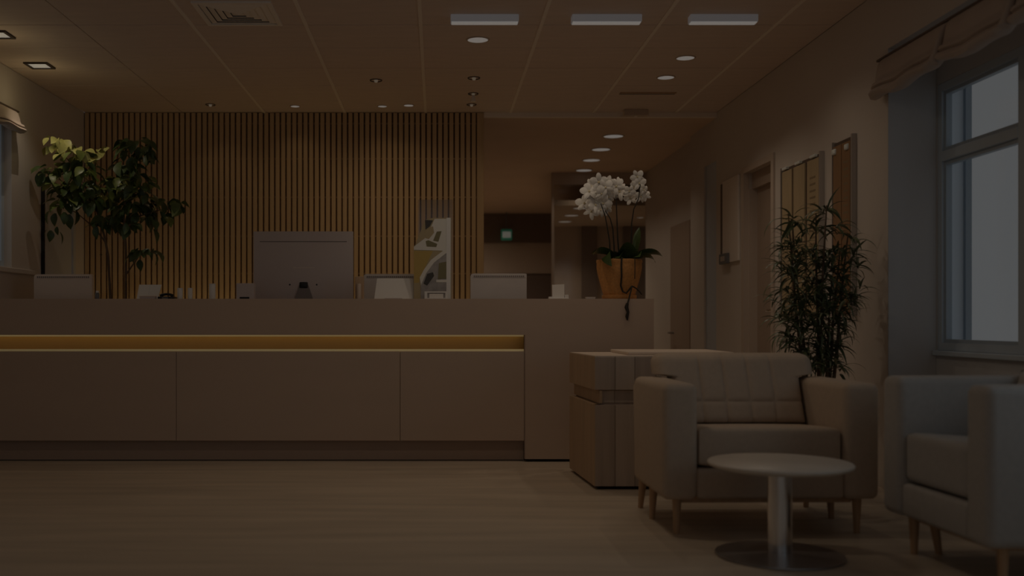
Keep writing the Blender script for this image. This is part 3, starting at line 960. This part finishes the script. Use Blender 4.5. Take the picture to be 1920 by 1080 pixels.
t = thing('small_box', 'flat brownish box in front of the leaning card', 'box', (cx(285), d - 0.10, CT))
obj('body', B((-0.055, 0.055, -0.03, 0.03, 0, 0.020, 0.002, 1)), 'mon_shell', t)
obj('lid', B((-0.057, 0.057, -0.032, 0.032, 0.020, 0.026, 0.002, 1)), 'mon_warm', t)

t = thing('desk_phone', 'small black desk phone beside the leaning card', 'phone', (cx(314), d, CT))
bm = bmesh.new()
box(bm, -0.058, 0.058, -0.06, 0.06, 0.0, 0.022, 0.006, 2)
obj('base', bm, 'black', t, smooth=True)
bm = bmesh.new()
tube(bm, [(-0.048, -0.02, 0.026), (-0.03, -0.02, 0.036), (0.0, -0.02, 0.040), (0.03, -0.02, 0.036), (0.046, -0.02, 0.026)], [0.013, 0.011, 0.010, 0.011, 0.013], 8)
obj('handset', bm, 'black', t, smooth=True)
obj('display', B((-0.025, 0.02, -0.061, -0.057, 0.006, 0.016)), 'grey_box', t)

t = thing('small_bottle', 'tiny dark bottle with a white cap beside the leftmost monitor', 'bottle', (cx(182.5), d, CT))
obj('body', lathe(bmesh.new(), [(0, 0), (0.015, 0), (0.016, 0.005), (0.016, 0.045), (0.010, 0.052)], 16), 'grey_box', t, smooth=True)
obj('cap', lathe(bmesh.new(), [(0.011, 0.052), (0.011, 0.066), (0, 0.067)], 16), 'white', t, smooth=True)

GW = 'white cylinders on the counter'
for px, py, r, lab in ((337.5, 540, 0.020, 'short white cylinder beside the black phone'), (356.5, 540, 0.0175, 'short white cylinder, middle of the three'), (398, 532, 0.0235, 'tallest white cylinder, right of the two short ones')):
    t = thing('pillar_candle', lab, 'candle', (cx(px), d, CT), 0, GW)
    h = hz(py)
    obj('body', lathe(bmesh.new(), [(0, 0), (r * 0.95, 0), (r, 0.003), (r, h - 0.003), (r * 0.93, h), (r * 0.5, h - 0.003), (0, h - 0.004)], 24), 'paper', t, smooth=True)
    obj('rim', lathe(bmesh.new(), [(r * 1.005, h - 0.010), (r * 1.02, h - 0.006), (r * 1.005, h - 0.002)], 24, cap=False), 'white', t, smooth=True)

t = thing('card_terminal', 'grey card terminal box left of the large grey screen', 'terminal', (cx(460), d + 0.03, CT))
obj('body', B((-0.068, 0.062, -0.03, 0.05, 0.0, hz(531), 0.004, 2)), 'mon_shell', t)
obj('slot', B((-0.042, 0.030, -0.032, -0.029, 0.006, 0.020)), 'black', t)

t = thing('wooden_holder', 'small brown wooden holder between the large screen and pale monitor', 'holder', (cx(672), d + 0.08, CT))
obj('body', B((-0.030, 0.035, -0.02, 0.03, 0, 0.175, 0.003, 1)), 'cab_a', t)
obj('scroll', lathe(bmesh.new(), [(0, 0), (0.018, 0.0), (0.018, 0.115), (0.014, 0.12), (0, 0.12)], 16, c=(0.0, -0.04, 0)), 'cab_c', t, smooth=True)

t = thing('leaning_sheet', 'white sheet leaning in front of the pale monitor beside poster stand', 'sheet', (cx(740), d + 0.04, CT))
bm = bmesh.new()
prism(bm, [(-0.155, 0.0), (0.15, 0.0), (0.165, hz(521)), (-0.135, hz(521))], -0.004, 0.0)
for v in bm.verts:
    v.co.y += v.co.z * 0.25
obj('sheet', bm, 'paper', t)
obj('foot_clip', B((-0.075, 0.055, -0.02, 0.02, 0.0, 0.012)), 'mon_shell', t)
obj('prop', B((-0.02, 0.02, 0.04, 0.045, 0, 0.12)), 'mon_white', t)

# poster stand
d2 = 7.62
t = thing('poster_stand', 'clear acrylic stand holding a photo poster on the counter', 'poster stand', (X(815, d2), d2, CT))
S = d2 / F
def q(px, py):
    return ((px - 815) * S, (561.5 - py) * S)


def flat(name, pts, lay, m, parent):
    bm = bmesh.new()
    y = -0.004 - lay * 0.0007
    prism(bm, [q(*p) for p in pts], y, y + 0.0006)
    return obj(name, bm, m, parent)


obj('acrylic_sheet', B((q(784, 0)[0], q(849, 0)[0], 0.0, 0.004, 0.0, q(0, 374)[1])), 'acrylic', t)
obj('acrylic_foot', B((q(782, 0)[0], q(851, 0)[0], -0.05, 0.08, 0.0, 0.004)), 'acrylic', t)
sh = flat('poster', [(776, 561), (846, 561), (846, 408), (812, 408), (797, 412), (776, 465)], 0, 'print_tan', t)
flat('printed_shape', [(776, 470), (812, 470), (795, 505), (785, 530), (776, 530)], 1, 'print_gold', sh)
flat('printed_shape', [(776, 462), (796, 447), (806, 430), (815, 410), (837, 410), (837, 470), (776, 468)], 2, 'print_white', sh)
flat('printed_shape', [(797, 412), (812, 413), (806, 424), (798, 430)], 3, 'print_dark', sh)
flat('printed_shape', [(800, 428), (812, 424), (814, 436), (804, 448), (797, 446)], 3, 'print_tan', sh)
flat('printed_shape', [(819, 434), (828, 433), (822, 453), (812, 451)], 3, 'print_olive', sh)
flat('printed_shape', [(798, 452), (803, 450), (820, 457), (818, 463), (800, 462)], 3, 'print_olive', sh)
flat('printed_shape', [(789, 561), (789, 530), (800, 506), (818, 484), (837, 472), (837, 561)], 2, 'print_grey', sh)
flat('printed_shape', [(787, 520), (795, 505), (808, 487), (837, 465), (837, 474), (814, 492), (799, 512), (789, 535)], 4, 'print_white', sh)
flat('printed_shape', [(801, 513), (812, 510), (814, 517), (801, 535), (794, 531)], 4, 'print_dark', sh)
flat('printed_shape', [(823, 493), (837, 490), (837, 522), (821, 523)], 4, 'print_olive', sh)
flat('printed_shape', [(818, 524), (837, 524), (837, 529), (818, 529)], 4, 'print_white', sh)
flat('printed_shape', [(837, 408), (845, 408), (845, 561), (837, 561)], 5, 'white', sh)

t = thing('picture_frame', 'small white frame standing at the foot of the poster stand', 'frame', (X(818, 7.5), 7.50, CT))
w = 22 * 7.5 / F
h = 0.058
obj('frame', B(*ring_boxes('y', -0.006, 0.006, -w, w, 0, h, 0.02, 0.01)), 'white', t)
obj('inner_panel', B((-w + 0.015, w - 0.015, 0.0, 0.004, 0.005, h - 0.005)), 'print_grey', t)
obj('inner_border', B((-w + 0.035, w - 0.035, -0.003, 0.001, 0.0, h - 0.018)), 'paper', t)
obj('back_strut', B((-0.01, 0.01, 0.006, 0.05, 0, 0.03)), 'grey_slot', t)

t = thing('card_holder', 'white card holder with upright cards left of the orchid', 'card holder', (cx(1047), d, CT))
obj('tray', B((-0.074, 0.074, -0.03, 0.03, 0, 0.014, 0.002, 1), (-0.072, -0.045, -0.028, 0.028, 0.014, 0.022), (0.045, 0.072, -0.028, 0.028, 0.014, 0.036)), 'white', t)
for k in range(3):
    bm = bmesh.new()
    prism(bm, [(-0.046 + k * 0.004, 0.012), (0.043 + k * 0.002, 0.012), (0.043, hz(533) - 0.002 * k), (-0.048 + k * 0.005, hz(534) - 0.004 * k)], -0.010 + k * 0.008, -0.007 + k * 0.008)
    obj('card', bm, 'paper', t)
t = thing('small_tray', 'tiny flat white tray beside the orchid pot', 'tray', (cx(1107), d, CT))
obj('body', B((-0.033, 0.033, -0.025, 0.025, 0, 0.016, 0.002, 1)), 'white', t)
obj('lip', B((-0.036, 0.036, -0.028, 0.028, 0.015, 0.019, 0.001, 1)), 'paper', t)

# ------------------------------------------------------------------ plants
def leaf_mesh(name, L, W, droop, m, n=6, fold=0.25, tip=1.6, base=0.35, wmax=0.42):
    """leaf along +x from the origin, bending towards -z"""
    me = bpy.data.meshes.new(name)
    vs, fs = [], []
    x = z = 0.0
    for i in range(n + 1):
        s = i / n
        if s < wmax:
            w = W / 2 * (base + (1 - base) * math.sin(PI / 2 * s / wmax))
        else:
            w = W / 2 * max(0.02, 1 - ((s - wmax) / (1 - wmax)) ** tip)
        vs += [(x, -w, z + w * fold), (x, 0, z), (x, w, z + w * fold)]
        a = droop * (s + 0.5 / n)
        x += L / n * math.cos(a)
        z -= L / n * math.sin(a)
    for i in range(n):
        b = 3 * i
        fs += [(b, b + 1, b + 4, b + 3), (b + 1, b + 2, b + 5, b + 4)]
    me.from_pydata(vs, [], fs)
    me.materials.append(MATS[m])
    for p in me.polygons:
        p.use_smooth = True
    return me


def orient(pos, direction, roll=0.0, scale=1.0):
    x = Vector(direction).normalized()
    up = Vector((0, 0, 1))
    y = up.cross(x)
    if y.length < 1e-3:
        y = Vector((0, 1, 0))
    y.normalize()
    z = x.cross(y)
    R = Matrix((x, y, z)).transposed().to_4x4()
    return Matrix.Translation(pos) @ R @ Matrix.Rotation(roll, 4, 'X') @ Matrix.Scale(scale, 4)


# leafy plant behind the left end of the desk
random.seed(11)
PD = 8.42
base = Vector((X(218, PD), PD, 0))
t = thing('leafy_plant', 'tall leafy green plant with light new leaves behind the desk', 'plant', base)
obj('pot', lathe(bmesh.new(), [(0, 0), (0.13, 0), (0.17, 0.30), (0.175, 0.34), (0.155, 0.34), (0.15, 0.30), (0, 0.30)], 28), 'pot_grey', t, smooth=True)
obj('soil', lathe(bmesh.new(), [(0, 0.305), (0.148, 0.301)], 24, cap=False), 'soil', t)


def pl(px, py, dd=0.0):
    return Vector((X(px, PD + dd) - base.x, dd, Z(py, PD + dd)))


for pts, r in (([(-0.05, 0, 0.3), tuple(pl(207, 560)), tuple(pl(203, 480)), tuple(pl(195, 440)), tuple(pl(180, 390)), tuple(pl(150, 330)), tuple(pl(120, 290))], [0.013, 0.011, 0.010, 0.009, 0.008, 0.006, 0.003]),
               ([(0.05, 0, 0.3), tuple(pl(236, 560)), tuple(pl(236, 470)), tuple(pl(232, 400)), tuple(pl(240, 340)), tuple(pl(258, 280))], [0.014, 0.012, 0.010, 0.008, 0.006, 0.003]),
               ([tuple(pl(235, 517)), tuple(pl(250, 495)), tuple(pl(262, 478)), tuple(pl(275, 470)), tuple(pl(290, 474))], [0.007, 0.006, 0.005, 0.004, 0.003]),
               ([tuple(pl(198, 455)), tuple(pl(180, 430)), tuple(pl(145, 400)), tuple(pl(115, 385))], [0.007, 0.006, 0.004, 0.003]),
               ([tuple(pl(234, 430)), tuple(pl(262, 405)), tuple(pl(295, 395)), tuple(pl(335, 388))], [0.007, 0.006, 0.004, 0.003]),
               ([tuple(pl(238, 350)), tuple(pl(215, 370)), tuple(pl(195, 385))], [0.005, 0.004, 0.003]),
               ([tuple(pl(160, 350)), tuple(pl(130, 330)), tuple(pl(85, 320))], [0.005, 0.004, 0.003])):
    bm = bmesh.new()
    tube(bm, pts, r, 7)
    obj('stem', bm, 'bark', t, smooth=True)
LM = {}
for nm, L, W, dr, m in (('d1', 0.105, 0.066, 0.7, 'leaf_dark'), ('d2', 0.125, 0.075, 0.9, 'leaf_dark'), ('m1', 0.105, 0.068, 0.8, 'leaf_mid'), ('m2', 0.12, 0.07, 0.5, 'leaf_mid'), ('l1', 0.10, 0.070, 0.8, 'leaf_light'), ('l2', 0.085, 0.062, 1.0, 'leaf_light')):
    LM[nm] = leaf_mesh('leaf_' + nm, L, W, dr, m, base=0.25)
# clusters: centre px, py, radii px, number, kinds
clusters = [(105, 272, 20, 14, 12, ('l1', 'l2')), (135, 290, 26, 16, 16, ('l1', 'l2', 'l1', 'm1')), (172, 298, 22, 14, 14, ('l1', 'm1', 'l2')),
            (150, 322, 34, 16, 20, ('m1', 'd1', 'm2', 'd2')), (92, 322, 22, 12, 11, ('d1', 'm1', 'd2')), (110, 352, 26, 18, 18, ('m1', 'd1', 'm2', 'l1')), (155, 352, 32, 20, 24, ('d1', 'm1', 'd2', 'm2')),
            (115, 380, 24, 12, 11, ('d1', 'm2', 'd2')), (168, 380, 24, 12, 12, ('d1', 'd2', 'm1')), (205, 368, 20, 14, 13, ('m1', 'l1', 'm2')),
            (252, 282, 28, 20, 26, ('d1', 'd2')), (240, 310, 26, 14, 16, ('d1', 'd2')), (278, 290, 14, 14, 8, ('d1',)),
            (225, 345, 24, 16, 18, ('m1', 'l1', 'd1')), (258, 345, 26, 18, 20, ('m1', 'd1', 'm2')), (262, 380, 28, 18, 20, ('d1', 'd2', 'm2')), (235, 392, 20, 12, 9, ('d1', 'd2')),
            (275, 408, 22, 16, 13, ('d1', 'd2', 'd1')), (305, 402, 16, 12, 8, ('d1', 'm1')), (332, 388, 13, 10, 8, ('m1', 'd1')), (312, 385, 12, 8, 5, ('m1', 'd1')),
            (215, 415, 16, 10, 7, ('d1', 'd2')), (188, 420, 12, 10, 6, ('d1',)), (240, 425, 14, 8, 5, ('d1',)), (262, 478, 14, 6, 5, ('d1', 'd2')), (285, 476, 8, 5, 3, ('d1',)),
            (203, 286, 5, 4, 2, ('l2',))]
lv = []
for cxp, cyp, rx, ry, n, kinds in clusters:
    for k in range(int(n * 1.35)):
        a, rr = random.uniform(0, 2 * PI), math.sqrt(random.random())
        px, py = cxp + rx * rr * math.cos(a), cyp + ry * rr * math.sin(a) - 6
        pos = pl(px, py, random.uniform(-0.17, 0.15))
        dr = Vector(((px - cxp) / 26.0 + random.uniform(-0.7, 0.7), random.uniform(-1.0, 0.4), random.uniform(-0.85, 0.1)))
        mx = orient(pos, dr, random.uniform(-0.7, 0.7), random.uniform(0.8, 1.3))
        if (mx @ Vector((0.11, 0, 0))).x + base.x < XL + 0.04 or pos.x + base.x < XL + 0.05:
            continue
        lv.append((mx, random.choice(kinds)))
order = sorted(range(len(lv)), key=lambda i: lv[i][0].translation.y)
bm = bmesh.new()
for r_, i in enumerate(order):
    mx, k = lv[i]
    if r_ < 280:
        o = new('leaf', LM[k], None, t)
        o.matrix_local = mx
    else:
        tmp = LM[k].copy()
        tmp.transform(mx)
        nf = len(bm.faces)
        bm.from_mesh(tmp)
        bm.faces.ensure_lookup_table()
        for f in bm.faces[nf:]:
            f.material_index = {'d': 0, 'm': 1, 'l': 2}[k[0]]
        bpy.data.meshes.remove(tmp)
me = bpy.data.meshes.new('inner_foliage')
bm.to_mesh(me)
bm.free()
o = new('inner_foliage', me, ['leaf_dark', 'leaf_mid', 'leaf_light'], t)
o['kind'] = 'stuff'
for px, py, dx, dz, kd, s in ((92, 396, -0.5, -1, 'd2', 0.9), (104, 400, -0.2, -1, 'd2', 0.9), (121, 398, 0.1, -1, 'd1', 1.0), (130, 402, 0.0, -1, 'd2', 1.05), (142, 394, 0.45, -1, 'd2', 1.05), (107, 425, -0.05, -1, 'd1', 0.7),
                              (95, 432, 0.1, -1, 'd1', 0.95), (112, 435, 0.5, -1, 'd1', 1.0), (88, 430, -0.6, -0.9, 'd1', 0.7), (193, 478, -0.6, 0.2, 'd1', 0.3), (290, 474, 0.5, -0.9, 'd2', 0.9), (262, 487, 0.1, -1, 'd2', 0.8),
                              (288, 430, 0.4, -0.6, 'd2', 1.0), (182, 425, -0.2, -1, 'd2', 0.9)):
    o = new('leaf', LM[kd], None, t)
    o.matrix_local = orient(pl(px, py, random.uniform(-0.1, 0.05)), (dx, random.uniform(-0.4, 0.1), dz), random.uniform(-0.4, 0.4), s)

# tall narrow-leaved plant in the right corner
random.seed(23)
QD = 6.12
base2 = Vector((X(1533, QD), QD, 0))
t = thing('dracaena', 'tall narrow-leaved green plant beside the right wall behind the armchair', 'plant', base2)
obj('pot', lathe(bmesh.new(), [(0, 0), (0.14, 0), (0.18, 0.32), (0.185, 0.36), (0.165, 0.36), (0.16, 0.32), (0, 0.32)], 28), 'pot_grey', t, smooth=True)
obj('soil', lathe(bmesh.new(), [(0, 0.325), (0.158, 0.321)], 24, cap=False), 'soil', t)


def pr(px, py, dd=0.0):
    return Vector((X(px, QD + dd) - base2.x, dd, Z(py, QD + dd)))


stems = []
for bx0, tops in ((-0.05, [(1486, 420), (1478, 400)]), (0.0, [(1530, 400), (1550, 385)]), (0.05, [(1590, 440), (1575, 470)]), (0.02, [(1560, 520)])):
    for i, (px, py) in enumerate(tops):
        p0 = Vector((bx0, 0.03 * i, 0.32))
        p3 = pr(px, py, random.uniform(-0.08, 0.08))
        pts = [p0.lerp(p3, s) + Vector((0.02 * math.sin(5 * s + i), 0.02 * math.cos(4 * s), 0)) * (1 - s) for s in (0, 0.2, 0.4, 0.6, 0.8, 1.0)]
        bm = bmesh.new()
        tube(bm, [tuple(p) for p in pts], [0.013, 0.012, 0.010, 0.008, 0.006, 0.004], 7)
        obj('stem', bm, 'bark', t, smooth=True)
DM = [leaf_mesh('blade_%d' % k, L, W, dr, m, n=6, fold=0.35, tip=1.5, base=0.5, wmax=0.3) for k, (L, W, dr, m) in enumerate((
    (0.17, 0.021, 1.5, 'leaf_blade'), (0.20, 0.023, 1.9, 'leaf_blade'), (0.13, 0.019, 1.1, 'leaf_blade'), (0.16, 0.020, 0.7, 'leaf_blade'), (0.15, 0.020, 1.5, 'leaf_blade_pale'), (0.20, 0.030, 1.6, 'leaf_blade')))]
ros = [(1489, 418, 13), (1548, 398, 11), (1530, 428, 12), (1478, 445, 10), (1568, 432, 12), (1600, 452, 11), (1503, 452, 12)]
for row, (py, x0, x1) in enumerate(((475, 1470, 1602), (500, 1462, 1606), (525, 1472, 1596), (550, 1468, 1602), (575, 1474, 1600), (600, 1466, 1592), (625, 1470, 1588), (648, 1482, 1575), (668, 1500, 1560))):
    n = 14 if row < 7 else 8
    for k in range(n):
        ros.append((x0 + (x1 - x0) * (k + 0.5) / n + random.uniform(-9, 9), py + random.uniform(-13, 13), 10))
ros += [(1452 + 11 * k, 560 + 37 * (k % 4), 8) for k in range(4)] + [(1488 + 16 * k, 655 + 14 * (k % 3), 9) for k in range(6)] + [(1500, 690, 9), (1520, 684, 9), (1540, 692, 9), (1552, 680, 9), (1575, 694, 8)]
ros += [(1565, 680, 8), (1570, 655, 8), (1548, 660, 7), (1455, 590, 5), (1612, 540, 6)]
blades = []
for px, py, n in ros:
    edge = max(-1, min(1, (px - 1535) / 70.0))
    c = pr(px, py, random.uniform(-0.20, 0.14) * (1 - 0.4 * abs(edge)))
    a0 = random.uniform(0, 2 * PI)
    for k in range(n):
        a = a0 + 2 * PI * k / n + random.uniform(-0.3, 0.3)
        el = random.uniform(-0.1, 1.1)
        dr = Vector((math.cos(a) * math.cos(el) + 0.25 * edge, math.sin(a) * math.cos(el), math.sin(el)))
        sc2 = random.uniform(0.55, 0.95)
        mx = orient(c + Vector((0, 0, random.uniform(-0.03, 0.03))), dr, random.uniform(-0.5, 0.5), sc2)
        tipx = (mx @ Vector((0.16, 0, -0.03))).x + base2.x
        if tipx > XR - 0.03:
            continue
        blades.append((mx, random.choice((0, 1, 2, 3, 4, 0, 1, 2)) if py > 440 else random.choice((0, 1, 5, 5))))
# explicit long arching leaves at the silhouette
for px, py, dx, dz, k, s in ((1476, 412, -1, 0.35, 1, 1.1), (1482, 404, -0.7, 1.0, 5, 0.8), (1490, 402, 0.7, 1.0, 5, 0.7), (1540, 395, -0.8, 0.9, 5, 0.9), (1552, 392, 0.15, 1.0, 3, 1.0), (1552, 395, 0.5, 1.0, 5, 0.8), (1545, 400, -1, 0.5, 1, 1.0),
                             (1466, 530, -1, 0.3, 1, 0.9), (1464, 545, -1, 0.1, 0, 0.8), (1600, 540, 1, 0.3, 3, 0.8), (1604, 470, 1, 0.15, 3, 0.8), (1470, 470, -1, 0.4, 3, 0.8), (1465, 625, -0.9, -0.4, 0, 0.9), (1590, 590, 0.8, 0.6, 3, 0.9)):
    blades.append((orient(pr(px, py, -0.08), (dx, -0.25, dz), 0, s), k))
order = sorted(range(len(blades)), key=lambda i: blades[i][0].translation.y)
near = set(order[:300])
bm = bmesh.new()
for i, (mx, k) in enumerate(blades):
    if i in near:
        o = new('leaf', DM[k], None, t)
        o.matrix_local = mx
    else:
        tmp = DM[k].copy()
        tmp.transform(mx)
        nf = len(bm.faces)
        bm.from_mesh(tmp)
        bm.faces.ensure_lookup_table()
        for f in bm.faces[nf:]:
            f.material_index = 1 if k == 4 else 0
        bpy.data.meshes.remove(tmp)
me = bpy.data.meshes.new('inner_foliage')
bm.to_mesh(me)
bm.free()
o = new('inner_foliage', me, ['leaf_blade', 'leaf_blade_pale'], t)
o['kind'] = 'stuff'

# orchid on the counter
random.seed(5)
OD = 7.505
so_ = OD / F
base3 = Vector((X(1161, OD), OD, CT))
t = thing('orchid', 'white orchid in an orange-brown pot on the right end of the counter', 'potted plant', base3)


def po(px, py, dd=0.0):
    return Vector(((px - 1161) * so_, dd, (561.5 - py) * so_))


R = so_
obj('saucer', lathe(bmesh.new(), [(0, 0.0), (0.118, 0.0), (0.126, 0.008), (0.126, 0.030), (0.115, 0.032), (0, 0.028)], 40), 'terracotta', t, smooth=True)
obj('pot', lathe(bmesh.new(), [(0, 0.028), (0.112, 0.028), (0.120, 0.045), (0.140, 0.12), (0.158, 0.19), (0.165, 0.235), (0.163, 0.262), (0.168, 0.272), (0.166, 0.288), (0.150, 0.290), (0.146, 0.262), (0, 0.255)], 44), 'terracotta', t, smooth=True)
obj('moss', lathe(bmesh.new(), [(0, 0.272), (0.09, 0.268), (0.145, 0.262)], 24, cap=False), 'soil', t, smooth=True)
# roots over the pot
for pts, r in (([po(1158, 487, -0.165), po(1157, 500, -0.172), po(1158, 520, -0.162), po(1157, 537, -0.15), po(1161, 548, -0.145), po(1167, 551, -0.150), po(1172, 545, -0.160), po(1177, 538, -0.165)], 0.0065),
               ([po(1177, 538, -0.166), po(1185, 542, -0.155), po(1192, 548, -0.14), po(1197, 553, -0.12)], 0.005),
               ([po(1182, 487, -0.166), po(1182, 505, -0.172), po(1182, 525, -0.165)], 0.003),
               ([po(1177, 538, -0.168), po(1173, 550, -0.19), po(1169, 562, -0.212), po(1166, 571, -0.218)], 0.0055),
               ([po(1166, 570, -0.218), po(1164, 577, -0.220), po(1167, 586, -0.220), po(1165, 594, -0.219), po(1166, 601, -0.218)], [0.010, 0.014, 0.010, 0.012, 0.004])):
    bm = bmesh.new()
    tube(bm, [tuple(p) for p in pts], r, 7)
    obj('root', bm, 'root', t, smooth=True)
# strap leaves
for (bpx, bpy_), dr, L, W, droop, roll in (((1152, 482), (-0.95, -0.25, 0.55), 0.31, 0.060, 1.5, 0.9), ((1148, 478), (-1, -0.1, 0.35), 0.20, 0.055, 0.9, 0.8), ((1148, 484), (-0.80, -0.5, 0.50), 0.25, 0.085, 2.3, 0.8),
                                           ((1187, 480), (-0.95, -0.2, 0.45), 0.20, 0.14, 1.2, 1.1), ((1165, 482), (-0.5, -0.7, 0.25), 0.14, 0.09, 1.0, 0.6), ((1150, 484), (0.5, -0.8, 0.35), 0.13, 0.08, 1.1, -0.7), ((1195, 484), (-0.4, -0.8, 0.4), 0.13, 0.08, 1.1, 0.7),
                                           ((1188, 486), (0.12, -0.2, 1.0), 0.165, 0.10, 0.25, 1.3), ((1190, 474), (0.05, 0.0, 1.0), 0.19, 0.06, 0.35, 0.9), ((1188, 482), (0.95, -0.25, 0.50), 0.28, 0.060, 1.6, -0.9), ((1188, 484), (0.9, -0.4, 0.35), 0.23, 0.055, 1.6, -0.8),
                                           ((1170, 484), (0.9, -0.4, 0.30), 0.17, 0.07, 0.9, -0.9)):
    me = leaf_mesh('strap_leaf', L, W, droop, 'leaf_orchid', n=9, fold=0.3, tip=2.6, base=0.55, wmax=0.45)
    o = new('leaf', me, None, t)
    o.matrix_local = orient(po(bpx, bpy_, -0.05), dr, roll)
# flower stems
for pts in ([(1151, 487), (1149, 460), (1146, 430), (1140, 412), (1130, 398)], [(1143, 487), (1141, 455), (1136, 430), (1131, 408), (1122, 385)], [(1160, 487), (1156, 450), (1154, 420), (1152, 395), (1150, 365)],
            [(1180, 487), (1181, 460), (1181, 420), (1184, 395), (1192, 375), (1194, 350)]):
    bm = bmesh.new()
    tube(bm, [tuple(po(px, py, -0.03 - 0.02 * i)) for i, (px, py) in enumerate(pts)], [0.0062, 0.0055, 0.0048, 0.004, 0.003], 7)
    obj('flower_stem', bm, 'root', t, smooth=True)


def flower_mesh():
    """five broad petals around +x (facing direction)"""
    bm = bmesh.new()
    R_ = 0.056
    for k, (ang, L, W) in enumerate(((90, 1.30, 0.62), (18, 1.30, 0.88), (162, 1.30, 0.88), (-50, 1.25, 0.56), (230, 1.25, 0.56))):
        a = math.radians(ang)
        u = Vector((0, math.cos(a), math.sin(a)))
        v = Vector((0, -math.sin(a), math.cos(a)))
        rows_ = []
        for s in (0.05, 0.3, 0.6, 0.85, 1.0):
            w = W * R_ * (0.12 + 0.5 * math.sin(PI * min(1, s * 0.95)) ** 0.7) if s < 1 else 0.10 * R_
            lift = 0.012 * math.sin(PI * s) - 0.020 * s * s * (1 if k % 2 else -0.6)
            rows_.append([bm.verts.new(u * (s * L * R_) + v * (w * e) + Vector((lift - 0.006 * abs(e) + 0.0006 * k, 0, 0))) for e in (-1, -0.5, 0, 0.5, 1)])
        for p, q_ in zip(rows_, rows_[1:]):
            for i in range(4):
                bm.faces.new((p[i], p[i + 1], q_[i + 1], q_[i]))
    me = bpy.data.meshes.new('petals')
    bm.to_mesh(me)
    bm.free()
    me.materials.append(MATS['petal'])
    for p in me.polygons:
        p.use_smooth = True
    return me


FM = flower_mesh()
bm = bmesh.new()
lathe(bm, [(0.003, 0.0), (0.009, 0.006), (0.007, 0.014), (0, 0.018)], 10)
LIP = bpy.data.meshes.new('lip')
bm.transform(Matrix.Rotation(PI / 2, 4, 'Y'))
bm.to_mesh(LIP)
bm.free()
LIP.materials.append(MATS['petal_lip'])
fl = [(1108, 352), (1100, 364), (1118, 346), (1130, 356), (1110, 372), (1122, 368), (1096, 382), (1112, 388), (1127, 384), (1138, 372), (1122, 396), (1108, 398), (1140, 346), (1150, 354), (1158, 346), (1146, 366), (1162, 360), (1136, 392),
      (1176, 362), (1186, 352), (1196, 346), (1192, 334), (1204, 358), (1200, 370), (1210, 368), (1183, 372)]
for px, py in fl:
    s = random.uniform(0.72, 0.98) if px < 1170 else random.uniform(0.55, 0.78)
    c = po(px, py, random.uniform(-0.13, 0.02))
    o = new('flower', FM, None, t)
    o.matrix_local = orient(c, (random.uniform(-0.55, 0.5), -1, random.uniform(-0.35, 0.4)), random.uniform(-0.6, 0.6), s)
    new('lip', LIP, None, o)
